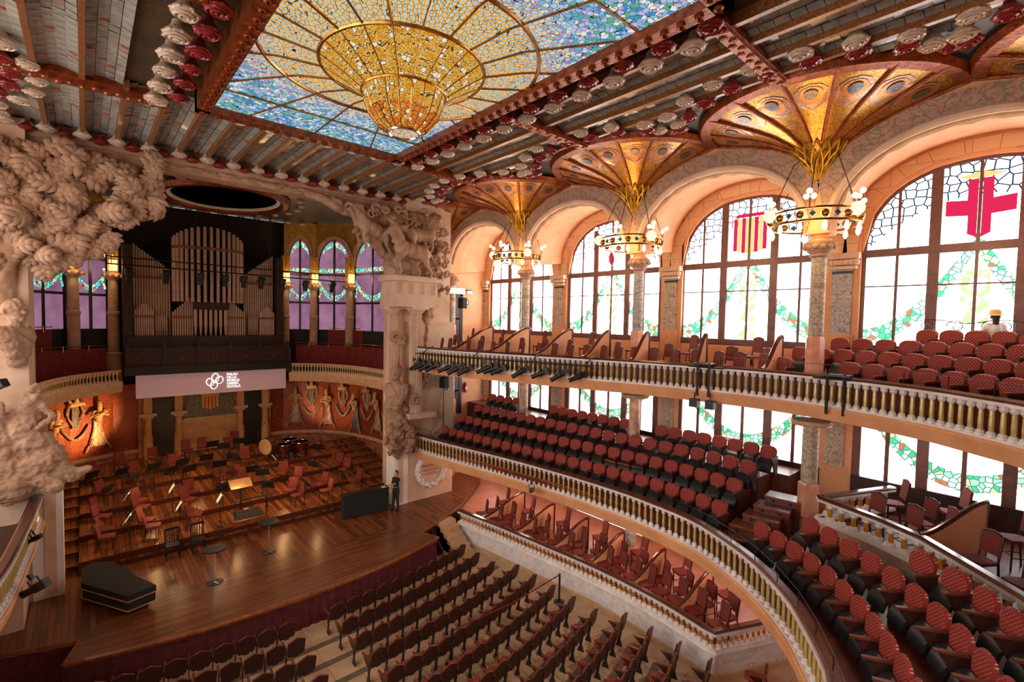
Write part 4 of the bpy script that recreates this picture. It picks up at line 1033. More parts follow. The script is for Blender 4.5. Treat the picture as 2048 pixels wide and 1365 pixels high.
def place(kind, M, label, group):
    """first use moves the prototype itself, later ones copy it with all its parts"""
    mk = {'gal': lambda: gallery_seat(label, group), 'st_up': lambda: stall_seat(label, group, False), 'st_dn': lambda: stall_seat(label, group, True),
          'chair': lambda: box_chair(label, group, .47, 1.02), 'stool': lambda: box_chair(label, group, .68, 1.26)}
    if kind not in _pool: _pool[kind] = o = mk[kind](); o.matrix_basis = M
    else: o = copytree(_pool[kind], M, None, label, group)
    return o
def row(kind, pts, zf, step, label, group, side=1, n=None, skip=lambda i, p: False):
    """seats along a plan curve (the line of the seat backs), facing the hall"""
    q = resample([(x, y, 0) for x, y in pts], step=step)
    for i, (p, d) in enumerate(q):
        if skip(i, p): continue
        fx, fy = d.y*side, -d.x*side            # facing
        k = kind(i) if callable(kind) else kind
        place(k, T(p.x, p.y, zf) @ RZ(math.atan2(fy, fx)-PI/2+random.uniform(-.015, .015)), label % nth(i), group)
    return q
def terrace(parent, pts, zf, z0, front=.62, back=.28, side=1, mat='wood2'):
    A, B = offset(pts, front*side), offset(pts, -back*side)
    part('terrace', MB().loft([[(*a, z0), (*b, z0), (*b, zf), (*a, zf)] for a, b in zip(A, B)]), M_[mat], parent)
    part('terrace_nosing', MB().loft([[(*a, zf-.05), (*b, zf-.05), (*b, zf+.008), (*a, zf+.008)] for a, b in zip(offset(pts, (front+.02)*side), offset(pts, (front-.04)*side))]), M_['board'], parent)
# lower gallery, long block beside the windows (four raked rows) and the block near the camera
LA = sm([(12.37, 18.5), (12.55, 16.54), (12.76, 15.06), (12.98, 13.48), (13.2, 11.7), (13.38, 10.2), (13.5, 8.6), (13.45, 7.3), (13.2, 6.05)])
LB = sm([(13.14, 18.3), (13.32, 16.84), (13.48, 15.28), (13.62, 13.6), (13.8, 12.1), (14.0, 10.7), (14.17, 9.2), (14.2, 7.6), (14.0, 6.0)])
LC = sm([(13.88, 18.0), (14.02, 16.4), (14.14, 14.9), (14.26, 13.2), (14.4, 11.6), (14.52, 10.0), (14.7, 8.7), (14.76, 7.3), (14.62, 5.9)])
LD1 = sm([(15.15, 18.5), (15.3, 16.9)]); LD2 = sm([(15.25, 14.4), (15.4, 10.8)]); LD3 = sm([(15.5, 9.3), (15.62, 7.4), (15.58, 5.7)])
ZF = [H-4.92-.88, H-4.44-.88, H-4.0-.88, H-3.67-.88]
names = ['front', 'second', 'third', 'rear']
for c, k, tail in ((LA, 0, ''), (LB, 1, ''), (LC, 2, ''), (LD1, 3, ', before the first column'), (LD2, 3, ', between first and second columns'), (LD3, 3, ', past the second column')):
    terrace(LGF, c, ZF[k], ZL-.8)
    row('gal', c, ZF[k], .545, '%%s red dotted seat from the proscenium, %s row of lower gallery' % names[k] if not tail else '%s red seat of the rear lower gallery row'+tail, 'lower gallery %s row%s' % (names[k], tail))
part('rear_walk', MB().box(15.95, 5.2, ZL-.8, WX-.02, 21.6, ZF[3]), M_['wood2'], LGF)
RA = sm([(12.55, 4.68), (12.18, 4.04), (11.51, 3.13), (10.63, 2.31), (9.64, 1.64), (8.6, 1.08)])
RB = sm([(12.55, 3.62), (12.18, 3.1), (11.5, 2.25), (10.69, 1.46), (9.75, .79), (8.7, .22)])
RC = sm([(11.35, 1.46), (10.9, .86), (10.3, .4), (9.4, -.15), (8.5, -.55)])
for c, k, z in ((RA, 0, ZF[0]), (RB, 1, ZF[1]), (RC, 2, H-4.08-.88)):
    terrace(LGF, c, z, ZL-.8)
    row('gal', c, z, .56, '%%s red dotted seat from the gangway, %s row before the side box' % names[k], 'lower gallery %s row before the side box' % names[k])
# stair in the gangway between the two blocks, little drawers in its risers
for k, (x, y, z, w) in enumerate(((13.0, 5.5, 3.9, .9), (13.45, 5.3, 4.1, .9), (13.95, 5.15, 4.3, .9), (14.4, 5.05, 4.48, .9), (14.9, 4.95, 4.66, .9))):
    s_ = part('gangway_step', MB().box(-.28, -.45, 3.3-z, .3, .45, 0, RZ(.12)), M_['wood2'], LGF, M=T(x, y, z))
    part('step_nosing', MB().box(-.3, -.46, -.04, -.26, .46, .01, RZ(.12)), M_['board'], LGF, M=T(x, y, z))
    for q in (-.22, .22): part('brass_knob', MB().sphere((-.31, q, -.1), .035, 8), M_['black'], LGF, True, T(x, y, z) @ RZ(.12))
part('gangway_carpet', MB().box(12.9, 3.6, ZL-.8, 16.6, 4.75, 3.72), M_['pinkfloor'], LGF)
# upper gallery rows
UGR = {1: ([(15.0, 5.18), (14.87, 4.06), (14.57, 2.95), (14.16, 1.92), (13.56, .91), (12.9, .1)], H-.9-.88), 2: ([(15.74, 4.98), (15.6, 3.89), (15.31, 2.8), (14.91, 1.76), (14.39, .75), (13.8, -.1)], H-.61-.88),
       3: ([(16.39, 4.18), (16.2, 3.12), (15.86, 2.06), (15.37, 1.01), (14.8, .05)], H-.31-.88), 4: ([(16.72, 2.31), (16.33, 1.27), (15.85, .3), (15.3, -.5)], H-.02-.88)}
for k, (c, z) in UGR.items():
    c = sm(c); terrace(UGF, c, z, ZU-1.1, .55, .3)
    row('gal', c, z, .54, '%%s red dotted seat from the boxes, %s row of the upper gallery' % names[k-1], 'upper gallery %s row' % names[k-1], skip=lambda i, p: (p.x-COLX)**2+(p.y-COLY[3])**2 < .3)
# raised side box on the lower gallery
SB = [(14.31, 3.9), (13.8, 2.56), (13.27, 1.67), (11.7, .18), (10.2, -.9)]
ZS = H-4.4
sb_t = balustrade('side_box_parapet', 'marble parapet with amber balusters round the raised side box', SB, ZS, .42, .3, baluster_mesh('baluster', .42, 'amber', 1.35, 'marble'), ('rail', 'marble', 'marble'), None, .06, side=1)
part('parapet_wall', MB().strip(offset(SB, .0), .12, 3.3, ZS-.6), M_['stone2'], sb_t)
balustrade('side_box_parapet', 'short return parapet of the raised side box toward the windows', [(WX-.3, 2.85), (14.31, 3.9)], ZS, .42, .3, baluster_mesh('baluster', .42, 'amber', 1.35, 'marble'), ('rail', 'marble', 'marble'), None, .06, side=1)
part('box_deck', MB().prism(SB+[(10.2, -3), (WX, -3), (WX, 2.8)], 3.3, ZS-.75), M_['wood2'], LGF)

# stalls
def stalls_row(k, sx):
    y0 = 14.2-.875*k; x_end = 10.95+.13*k; x0 = 5.62+.02*k
    f_ = lambda x: y0+(x-CXM)**2/44
    n = int((x_end-x0)/.512)
    if sx < 0 and k > 4: return
    for i in range(n+1):
        x = x0+.512*i
        if sx < 0: x = 2*CXM-x
        sl = (x-CXM)/22
        h = (i*7+k*5+(i*k) % 3) % 5
        dn = (k >= 4 and i < 6 and h != 2) or (k > 6 and i > n-5 and h < 3) or h == 0 and k > 1
        nm = ['front', 'second', 'third', 'fourth', 'fifth', 'sixth', 'seventh', 'eighth', 'ninth', 'tenth', 'eleventh', 'twelfth'][k]
        place('st_dn' if dn else 'st_up', T(x, f_(x)-.1, 0) @ RZ(math.atan(sl)), '%s stalls seat from the aisle, %s row, %s, cushion %s' % (nth(i), nm, 'window side' if sx > 0 else 'far side', 'down' if dn else 'up'), 'stalls %s row %s' % (nm, 'window side' if sx > 0 else 'far side'))
for k in range(12):
    stalls_row(k, 1); stalls_row(k, -1)
for i, (x, y) in enumerate(((11.9, 4.3), (12.4, 4.45), (12.9, 4.6), (11.9, 3.4), (12.4, 3.5))): place('st_dn', T(x, y, 0) @ RZ(.32), '%s stalls seat under the gallery curve below the box corner' % nth(i), 'stalls seats under the gallery curve')

# ---------------------------------------------------------------- box partitions and chairs
def partition(x0, y0, x1, y1, zf, zr, zt, label, full=False):
    t = thing('box_partition', label, 'partition'); n = 14
    P = []
    for i in range(n+1):
        u = i/n; s_ = u*u*(3-2*u)
        P.append((x0+(x1-x0)*u, y0+(y1-y0)*u, zr+(zt-zr)*s_))
    d = Vector((y0-y1, x1-x0, 0)).normalized()*.04
    part('panel', MB().loft([[(p[0]-d.x, p[1]-d.y, zf), (p[0]+d.x, p[1]+d.y, zf), (p[0]+d.x, p[1]+d.y, p[2]), (p[0]-d.x, p[1]-d.y, p[2])] for p in P]), M_['plaster'], t)
    part('handrail', MB().tube([(p[0], p[1], p[2]+.02) for p in P]+[(x1+.05, y1, zt-.04)], .055, 8), M_['rail'], t, True)
    part('end_post', MB().box(x1-.03, y1-.05, zf, x1+.05, y1+.05, zt), M_['wood'], t)
def x_at(P, y):
    for a, b in zip(P, P[1:]):
        if (a[1]-y)*(b[1]-y) <= 0: return a[0]+(b[0]-a[0])*(y-a[1])/(b[1]-a[1])
    return P[-1][0]
def fill_box(ya, yb, curve, zf, where, depth, lift=.0):
    """three chairs at the rail, two behind and a tall stool at the back, all turned to the stage"""
    w = ya-yb; xr = x_at(curve, (ya+yb)/2)
    nf = min(3, max(1, int((w-.1)/.5))); ns = min(2, max(1, int((w-.1)/.6)))
    for i in range(nf+ns):
        fr = i < nf; j = i if fr else i-nf; y = yb+w*(1-(j+.5)/(nf if fr else ns)); x = x_at(curve, y)+(.52 if fr else 1.1)
        place('chair', T(x, y, zf+(0 if fr else lift)) @ RZ(1.15+random.uniform(-.2, .2)), '%s dotted chair %s, %s' % (nth(j), 'at the parapet' if fr else 'of the second line', where), where+(' front chairs' if fr else ' second chairs'))
    place('stool', T(x_at(curve, yb+w*.55)+min(depth, 1.75), yb+w*.5, zf+lift*1.5) @ RZ(1.1), 'tall dotted stool at the back of the %s' % where, where+' stools')
ordn = ['first', 'second', 'third', 'fourth', 'fifth', 'sixth', 'seventh', 'eighth']
by = [16.6, 15.55, 13.75, 11.95, 10.3, 8.65, 7.0, 5.55]
for i, y in enumerate(by[1:-1]):
    x0 = x_at(BRs, y)+.08
    partition(x0, y, 14.45, y-.25, ZBOX, ZB-.05, ZB+.62, '%s swept partition from the stage between ground floor boxes' % ordn[i])
for i in range(len(by)-1): fill_box(by[i], by[i+1], BRs, ZBOX, '%s ground floor box from the stage' % ordn[i], 1.8)
uy = [18.5, 16.9, 15.0, 12.95, 11.1, 9.45, 7.4, 5.5]
for i, y in enumerate(uy[1:]):
    x0 = x_at(URs, y-.0)+.1
    partition(x0, y, min(x0+2.2, 15.3 if i == 6 else 14.5), y-.15, ZU-.72, ZU-.04, H-.33, '%s swept partition from the stage between upper gallery boxes' % ordn[i])
for i in range(len(uy)-1): fill_box(uy[i], uy[i+1], URs, ZU-.66, '%s upper gallery box from the stage' % ordn[i], 1.8, .14)
part('box_step', MB().strip([(x+1.35, y) for x, y in URs if 5.5 < y < 18.6], .95, ZU-.75, ZU-.52), M_['wood2'], UGF)
partition(13.35, 1.75, 15.4, .9, ZS-.75, ZS-.05, ZS+.45, 'swept partition with dark handrail inside the raised side box')
for i, (x, y, a, k) in enumerate(((14.55, 2.9, 1.0, 'chair'), (14.2, 2.15, .9, 'chair'), (15.5, 2.6, .5, 'stool'), (14.75, 1.6, .6, 'chair'), (15.9, 1.5, .5, 'stool'), (13.65, .85, .9, 'chair'), (13.0, .2, .9, 'chair'), (15.0, .4, .6, 'stool'), (13.9, -.2, .5, 'chair'), (12.3, -.4, .5, 'chair'), (15.1, 2.0, .8, 'chair'))):
    place(k, T(x, y, ZS-.75) @ RZ(a), '%s dotted %s of the raised side box, counted from its corner' % (nth(i), k), 'side box %ss %s' % (k, 'beyond' if y > 1.3 else 'before'))
# ---------------------------------------------------------------- organ
def make_organ():
    t = thing('pipe_organ', 'great pipe organ with towers of tin pipes above the stage', 'organ', T(4.86, 29.2, H))
    def pipe(x, y, z0, z1, r, foot=.0):
        if foot: mb = MB().lathe([(r*.35, 0), (r, foot), (r*1.12, foot+.02), (r, foot+.05), (r, z1-z0)], 10)
        else: mb = MB().lathe([(r, 0), (r, z1-z0)], 10)
        part('pipe', mb, M_['pipe'], t, True, T(x, y, z0))
    n = 17
    for i in range(n):                           # round central tower
        a = PI*(i+.5)/n; x = -1.52*math.cos(a); y = -.75*math.sin(a)
        pipe(x, y, .62, 3.75+.64*math.sin(a)**1.3, .075)
    for s_ in (-1, 1):
        for i in range(14):                      # wings falling toward the tower
            x = s_*(3.06-.107*i*1.0); z1 = 3.3-.085*i
            pipe(x, .12, -1.1, z1, .046)
        for i in range(9): pipe(s_*(3.05-.085*i), -.22, -1.15, .18+.28*math.sin(PI*i/8), .036)
        for i in range(9): pipe(s_*(.78+.1*i), -.3, -1.1, .92-.1*i, .04)
        for i in range(6): pipe(s_*(1.82+.085*i), -.12, -1.1, -.1, .034, .45)
    for i in range(7): pipe(-.66+.22*i, -.45, -1.15, .3, .075, .55)
    part('belt', MB().tube([(-1.58*math.cos(PI*i/20), -.75*math.sin(PI*i/20)-.08, 3.3) for i in range(21)], .1, 4, sx=.3), M_['ribmat'], t)
    for s_ in (-1, 1):
        part('belt', MB().box(min(s_*1.5, s_*3.12), .03, 1.68, max(s_*1.5, s_*3.12), .09, 1.82), M_['ribmat'], t)
        part('belt', MB().box(min(s_*2.33, s_*3.12), -.28, -.2, max(s_*2.33, s_*3.12), -.24, -.1), M_['ribmat'], t)
        part('belt', MB().box(min(s_*.72, s_*1.65), -.36, -.2, max(s_*.72, s_*1.65), -.32, -.1), M_['ribmat'], t)
        part('side_case', MB().box(min(s_*3.15, s_*3.5), -.4, -2.6, max(s_*3.15, s_*3.5), .8, 3.2), M_['organ'], t)
    p_ = part('fretwork_panel', MB().box(-.75, -.6, .25, .75, -.5, .68), M_['organ'], t)
    for i in range(12): part('fret', MB().tube([(-.66+.12*i+.045*math.cos(k), -.62, .46+.14*math.sin(k)) for k in range(7)], .014, 4), M_['wood2'], p_)
    part('wind_chest', MB().box(-3.4, -.5, -2.5, 3.4, .9, -1.1), M_['organ'], t)
    return t
make_organ()
def make_loft():
    t = thing('organ_loft', 'dark wooden organ loft front with scroll carving above the screen', 'loft', T(4.98, 28.5, H))
    part('front', MB().box(-3.5, -.1, -2.75, 3.5, .3, -1.62), M_['organ'], t)
    part('beam', MB().box(-3.62, -.3, -2.9, 3.62, .3, -2.5), M_['black'], t)
    part('hand_rail', MB().box(-3.5, -.16, -1.66, 3.5, .0, -1.6), M_['wood'], t)
    for i in range(6):
        part('post', MB().box(-3.5+1.4*i-.08, -.18, -2.6, -3.5+1.4*i+.08, 0, -1.4), M_['organ'], t)
    for i in range(5):
        for q in (0, 1):
            c = -2.8+1.4*i+(.3 if q else -.3); sg = 1 if q else -1
            part('scroll', MB().tube([(c+sg*(.05+.05*k)*math.cos(.75*k), -.13, -2.1+(.05+.04*k)*math.sin(.75*k)) for k in range(10)], .028, 5), M_['wood2'], t, True)
    part('upper_rail', MB().tube([(-3.4, -.1, -1.05), (3.4, -.1, -1.05)], .015, 5), M_['wood'], t)
make_loft()
def make_screen():
    t = thing('projection_screen', 'wide pale screen showing a looped logo and white lettering', 'screen', T(5.06, 28.35, H))
    e = NT('lit_screen'); mat = e.bsdf(lin((176, 142, 146)), .9, emit=lin((176, 142, 146)), es=.10)
    part('cloth', MB().box(-3.3, -.01, -4.0, 3.3, .01, -2.78), mat, t)
    part('roller', MB().cyl((-3.32, 0, -2.77), (3.32, 0, -2.77), .04), M_['black'], t, True)
    white = NT('projected_white').emission((1, 1, 1, 1), .55)
    lg = (-.12, -3.4)
    def ell(cx, cz, a, b, rot, w):
        pts = []
        for k in range(28):
            u = 2*PI*k/28; x, z = a*math.cos(u), b*math.sin(u); pts.append((lg[0]+cx+x*math.cos(rot)-z*math.sin(rot), -.02, lg[1]+cz+x*math.sin(rot)+z*math.cos(rot)))
        part('logo_loop', MB().tube(pts, [w*(.6+.5*abs(math.sin(PI*k/28+.5))) for k in range(28)], 4, closed=True, sx=.25, up=(1, 0, .2)), white, t)
    ell(.02, .17, .15, .24, -.15, .03); ell(-.03, -.18, .15, .2, -.15, .03); ell(-.2, -.02, .16, .19, .35, .028); ell(.21, .06, .16, .19, -.35, .028)
    for i, s_ in enumerate(('PALAU', 'DE LA', 'M\u00daSICA', 'ORFE\u00d3', 'CATAL\u00c0')):
        cu = bpy.data.curves.new('lettering', 'FONT'); cu.body = s_; cu.size = .165; cu.extrude = .004; cu.offset = .004; cu.materials.append(white)
        o = bpy.data.objects.new('lettering', cu); COL.objects.link(o); dg = bpy.context.evaluated_depsgraph_get()
        me = bpy.data.meshes.new_from_object(o.evaluated_get(dg)); bpy.data.objects.remove(o)
        link('lettering', me, t, T(.42, -.025, -3.12-.16*i) @ RX(PI/2))
make_screen()

# ---------------------------------------------------------------- choir balcony
CHB = [(11.3, 21.2), (11.25, 23.0), (10.85, 25.3), (9.95, 27.2), (8.6, 28.4)]
BAL_C = baluster_mesh('baluster', .42, 'paleglass', .9)
for sx in (1, -1):
    P = sm(CHB) if sx > 0 else [(mx(x), y) for x, y in sm(CHB)]
    nm = 'beside the windows' if sx > 0 else 'on the dim side'
    balustrade('choir_balustrade', 'small balustrade on a deep curved cornice of the choir gallery %s' % nm, P, H-2.62, .42, .17, BAL_C, ('cream', 'stone2', 'cream'), 'organ', .45, side=-1 if sx > 0 else 1)
    s_ = 1 if sx > 0 else -1
    fl = plan_slab('choir_floor', P, [(8.6 if sx > 0 else mx(8.6), 31)]+[(x if sx > 0 else mx(x), y) for x, y in ((12.5, 30), (13.2, 21.2))], H-3.6, H-3.2, 'organ', 'dark floor of the choir gallery %s' % nm)
    for tier, (off_, z0, z1) in enumerate(((.75, H-3.2, H-1.62), (1.55, H-2.0, H-.78))):
        q = offset(P, -off_ if sx < 0 else off_); n = 70; rs = resample([(x, y, 0) for x, y in q], n=n)
        if tier == 1: rs = rs[:-12]
        lab = 'crimson curtain on brass rail, %s choir tier %s' % ('front' if tier == 0 else 'rear', nm)
        t = thing('choir_curtain', lab, 'curtain')
        rings = [[(p.x+.03*math.sin(i*1.3), p.y+.03*math.cos(i*1.3), z0), (p.x+.02*math.sin(i*1.3), p.y+.02*math.cos(i*1.3), z1)] for i, (p, d) in enumerate(rs)]
        part('cloth', MB().loft(rings, ringclosed=False, caps=False), M_['curtain'], t, True)
        part('brass_rail', MB().tube([(p.x, p.y, z1+.12) for p, d in rs], .022, 6), M_['brass'], t, True)
        for i in range(0, len(rs), 9): p = rs[i][0]; part('rail_post', MB().cyl((p.x, p.y, z1-.1), (p.x, p.y, z1+.16), .02), M_['brass'], t)

# ---------------------------------------------------------------- stage back wall: pillars, doors, shield, muses
def apse_centre():
    t = thing('shield_mosaic', 'tapestry mosaic with a gold and red striped shield behind the stage', 'mosaic', T(5.0, 29.95, H))
    part('ground', MB().box(-1.1, -.06, -5.45, 1.1, .06, -4.0), M_['green_mos'], t)
    part('stucco_panel', MB().box(-1.35, -.02, -7.2, 1.35, .04, -5.45), M_['umber'], t)
    part('frame', MB().box(-1.2, -.1, -5.52, 1.2, -.02, -5.43), M_['cream'], t)
    for k in range(9):
        x = -.36+.08*k; part('shield_stripe', MB().box(x, -.1, -5.05+.5*abs(x+.04)**1.5, x+.078, -.05, -4.36), M_['yellow'] if k % 2 == 0 else M_['redstripe'], t)
    part('crown', MB().prism([(-.4, -4.36), (.4, -4.36), (.45, -4.15), (.25, -4.25), (.12, -4.1), (0, -4.22), (-.12, -4.1), (-.25, -4.25), (-.45, -4.15)], .05, .1, RX(PI/2)), M_['yellow'], t)
    struct('wall_stage_back', MB().box(1.95, 30.1, ZST, 8.05, 30.3, 6.2), M_['umber'])
    for s_ in (-1, 1):
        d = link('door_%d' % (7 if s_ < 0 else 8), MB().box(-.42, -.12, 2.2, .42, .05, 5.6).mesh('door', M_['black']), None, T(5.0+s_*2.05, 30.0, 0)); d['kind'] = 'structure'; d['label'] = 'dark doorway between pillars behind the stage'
        for x in (1.42, 2.68):
            p = thing('stage_pillar', 'pale pillar with square bracket capital beside the %s stage door, %s' % ('far' if s_ < 0 else 'near', 'toward the shield' if x < 2 else 'toward the muses'), 'pillar', T(5.0+s_*x, 29.85, 0))
            lathe_part('shaft', [(.2, 2.2), (.2, 3.4), (.16, 3.46), (.15, 4.4)], 'umber', p, 10)
            part('capital', MB().box(-.34, -.2, 4.4, .34, .2, 4.55).box(-.22, -.18, 4.3, .22, .18, 4.42), M_['cream'], p)
            part('upper_shaft', MB().box(-.17, -.12, 4.55, .17, .12, 6.0), M_['umber'], p)
apse_centre()
def on_apse(u, inset):
    """point on the apse wall (u 0 at the proscenium, 1 at the back) and the inward direction"""
    P = resample([(x, y, 0) for x, y in APSE], n=101); p, d = P[int(u*100)]
    return p, Vector((-d.y, d.x, 0)).normalized() if Vector((-d.y, d.x, 0)).dot(Vector((CXM, 24, 0))-p) > 0 else Vector((d.y, -d.x, 0)).normalized()
def relief_place(u, sx, inset=.1):
    p, n = on_apse(u, inset)
    if sx < 0: p = Vector((mx(p.x), p.y, 0)); n = Vector((-n.x, n.y, 0))
    p = p+n*inset
    return T(p.x, p.y, 0) @ RZ(math.atan2(n.y, n.x)+PI/2)      # local -Y points into the stage
def muse(u, sx, k):
    look = ['violin held high', 'harp at the hip', 'flute raised', 'lute across the chest', 'pipes lifted', 'drum at the waist'][k % 6]
    t = thing('muse_relief', 'half-length muse in relief above a mosaic skirt, %s, %s side' % (look, 'window' if sx > 0 else 'dim'), 'relief', relief_place(u, sx, .12))
    z = 4.35+.15*math.sin(k*2.1)
    caps = [((0, -.08, z), (0, -.14, z+.36), .16, .17), ((0, -.16, z+.3), (0, -.18, z+.58), .17, .07), ((0, -.2, z+.62), (0, -.2, z+.74), .11, .1),
            ((-.2, -.14, z+.42), (-.34, -.2, z+.18), .07, .055), ((-.34, -.2, z+.18), (-.12, -.34, z+.16+.16*(k % 2)), .055, .04), ((.2, -.14, z+.42), (.32, -.22, z+.2), .07, .055), ((.32, -.22, z+.2), (.1, -.34, z+.26), .055, .04),
            ((0, -.16, z+.82), (0, -.12, z+.82), .1, .09)]
    blob('body', caps, M_['umber'], t, .025, 2)
    mt = ['rose_mos', 'trencadis', 'blue_mos'][k % 3]
    part('mosaic_skirt', MB().lathe([(.30, z-1.25), (.36, z-1.1), (.26, z-.75), (.18, z-.4), (.17, z+.05)], 14, Matrix.Diagonal((1, .22, 1, 1))), M_[mt], t, True)
    for s_ in (-1, 1): part('ribbon_fold', MB().tube([(s_*(.2+.05*q), -.06, z-.9-.09*q+.05*math.sin(q*2)) for q in range(7)], .045, 6), M_['trencadis'], t, True)
    part('instrument', MB().tube([(-.3+.1*q, -.36, z+.15+.05*q*(k % 3)) for q in range(7)], [.02, .03, .05, .06, .05, .03, .02], 6), M_['cream'], t, True)
def shield_relief(u, sx, k):
    t = thing('garland_relief', '%s garland panel with bust from the proscenium, %s side of the stage' % (nth(k), 'window' if sx > 0 else 'dim'), 'relief', relief_place(u, sx, .08))
    z = 4.3
    blob('bust', [((-.2, -.12, z+1.02), (.22, -.12, z+1.05), .12, .12), ((0, -.14, z+1.2), (0, -.16, z+1.32), .1, .1), ((.2, -.12, z+1.1), (.32, -.2, z+.95), .08, .05), ((-.2, -.1, z+1.1), (-.3, -.16, z+1.25), .07, .05)], M_['umber'], t, .03, 2, .03, .1)
    part('strip', MB().box(-.13, -.05, z-.1, .13, 0, z+.92), M_[['green_mos', 'blue_mos', 'trencadis', 'rose_mos'][k % 4]], t)
    for s_ in (-1, 1): part('volute', MB().tube([(s_*(.2+.12*math.sin(q*.55)), -.05, z+.95-.12*q) for q in range(9)], [.03, .05, .06, .05, .04, .03, .05, .04, .03], 6), M_['trencadis'], t, True)
    part('garland', MB().tube([(-.55+1.1*q/12, -.05, z-.62+.62*abs(-1+q/6)**1.8) for q in range(13)], [.04, .06, .05, .06, .07, .07, .06, .07, .07, .06, .05, .06, .04], 6), M_['trencadis'], t, True)
for sx in (1, -1):
    us = [.13, .33, .53, .74, .93]
    for k, u in enumerate(us): muse(u, sx, k+(3 if sx < 0 else 0)); 
    for k, u in enumerate([.03, .23, .43, .63, .84]): shield_relief(u, sx, k)
lamp('SPOT', 'mosaic_light', (1.6, 27.6, 3.6), 260, (1, .55, .2), .1, (-1.4, 1.2, .7), 1.5)
lamp('SPOT', 'mosaic_light', (8.6, 27.2, 3.4), 70, (1, .6, .3), .1, (1.3, .7, .7), 1.5)

# ---------------------------------------------------------------- sculpture
def leaf_mesh(seed):
    """carved oak leaf: fleshy lobes fanning from a curved midrib"""
    r = random.Random(seed); mb = MB()
    mb.tube([(0, .95*u, .16*math.sin(u*2.6)-.30*u*u) for u in (0, .2, .4, .6, .8, 1)], [.05, .10, .13, .13, .10, .03], 6, sx=1.5)
    for k in range(4):
        u = .16+.2*k; L_ = (.46, .5, .42, .3)[k]*r.uniform(.9, 1.1)
        for sg in (-1, 1):
            a = (1.15, .95, .75, .5)[k]*sg; b = Vector((0, .95*u, .16*math.sin(u*2.6)-.3*u*u)); d = Vector((math.sin(a), math.cos(a), 0))
            mb.tube([b+d*(L_*v)+Vector((0, 0, .09*math.sin(v*2.4)-.2*v*v)) for v in (0, .25, .5, .75, 1)], [.06, .10, .115, .095, .025], 6, sx=1.25)
    return mb.mesh('oak_leaf', M_['stone'], True, 1.2)
LV = [leaf_mesh(s_) for s_ in range(3)]
def scatter_leaves(t, pts, name='leaf'):
    for (x, y, z, sz, yaw, pitch, roll) in pts:
        link(name, LV[random.randrange(3)], t, T(x, y, z) @ Euler((pitch, roll, yaw)).to_matrix().to_4x4() @ Matrix.Scale(sz, 4))
def stone_tree():
    t = thing('stone_tree_carving', 'mass of carved stone oak leaves and branches over the proscenium', 'sculpture', T(0, 0, H))
    caps = [((-1.9, 20.0, -1.2), (-1.7, 19.9, 1.2), .3, .34), ((-1.7, 19.9, 1.2), (-1.2, 19.9, 3.0), .32, .4), ((-1.4, 20, 1.6), (-2.2, 20, 3.4), .3, .45), ((-1.2, 20.1, 3.0), (.2, 20.2, 4.0), .4, .32), ((.2, 20.2, 4.0), (1.5, 20.3, 4.7), .26, .16),
            ((-1.2, 20, 2.2), (.1, 20.1, 2.5), .3, .2), ((-2.4, 20.1, 4.2), (1.0, 20.3, 4.95), .4, .2), ((-.9, 20, 3.0), (.9, 20, 3.35), .3, .16), ((-2.2, 20.2, 2.6), (-.8, 20.2, 3.6), .5, .5)]
    blob('trunk', caps, M_['stone'], t, .06, 2, .12, .25)
    rnd = random.Random(3); pts = []
    lim = lambda x: (1.5+.62*max(0, x+.9) if x > -.9 else 1.25)
    while len(pts) < 210:
        x = rnd.uniform(-2.6, 2.05); z = rnd.uniform(1.2, 4.75)
        if z < lim(x)+rnd.uniform(0, .3): continue
        if x > .6 and z < 3.0: continue
        if .0 < x < .75 and 3.5 < z < 3.95: continue
        pts.append((x, 19.62+rnd.uniform(-.16, .3), z, rnd.uniform(.5, .82), rnd.uniform(-.6, .6), PI/2+rnd.uniform(-.6, .3), rnd.choice((-1, 1))*rnd.uniform(.5, PI)))
    for i in range(9): pts.append((-.9+.19*i, 19.5, 1.5+.12*i+rnd.uniform(-.1, .1), .6, 0, PI/2-.3, PI+rnd.uniform(-.5, .5)))
    scatter_leaves(t, pts)
    return t
stone_tree()
def head_caps(x, y, z, s, look=-1):
    """head with brow, nose, chin, hair; faces -Y turned by look along X"""
    f = Vector((look*.75, -.66, 0)).normalized(); sd = Vector((-f.y, f.x, 0)); c = Vector((x, y, z)); up = Vector((0, 0, 1))
    P = lambda a, b, d: tuple(c+f*a*s+sd*b*s+up*d*s)
    return [(P(-.03, 0, .06), P(-.05, 0, .06), .42*s, .42*s), (P(.1, 0, -.12), P(.14, 0, -.3), .3*s, .22*s), (P(.4, 0, -.02), P(.46, 0, -.12), .05*s, .075*s), (P(.3, .15, .1), P(.3, -.15, .1), .09*s, .09*s), (P(.3, .1, -.26), P(.3, -.1, -.26), .055*s, .055*s), (P(.3, 0, -.4), P(.28, 0, -.42), .11*s, .1*s),
            (P(-.05, .4, -.02), P(-.05, .42, -.08), .09*s, .07*s), (P(-.05, -.4, -.02), P(-.05, -.42, -.08), .09*s, .07*s),
            (P(-.2, .1, .3), P(.12, .05, .38), .22*s, .18*s), (P(-.3, 0, .0), P(-.28, 0, -.2), .3*s, .22*s), (P(-.05, 0, -.35), P(-.05, 0, -.7), .24*s, .28*s)]
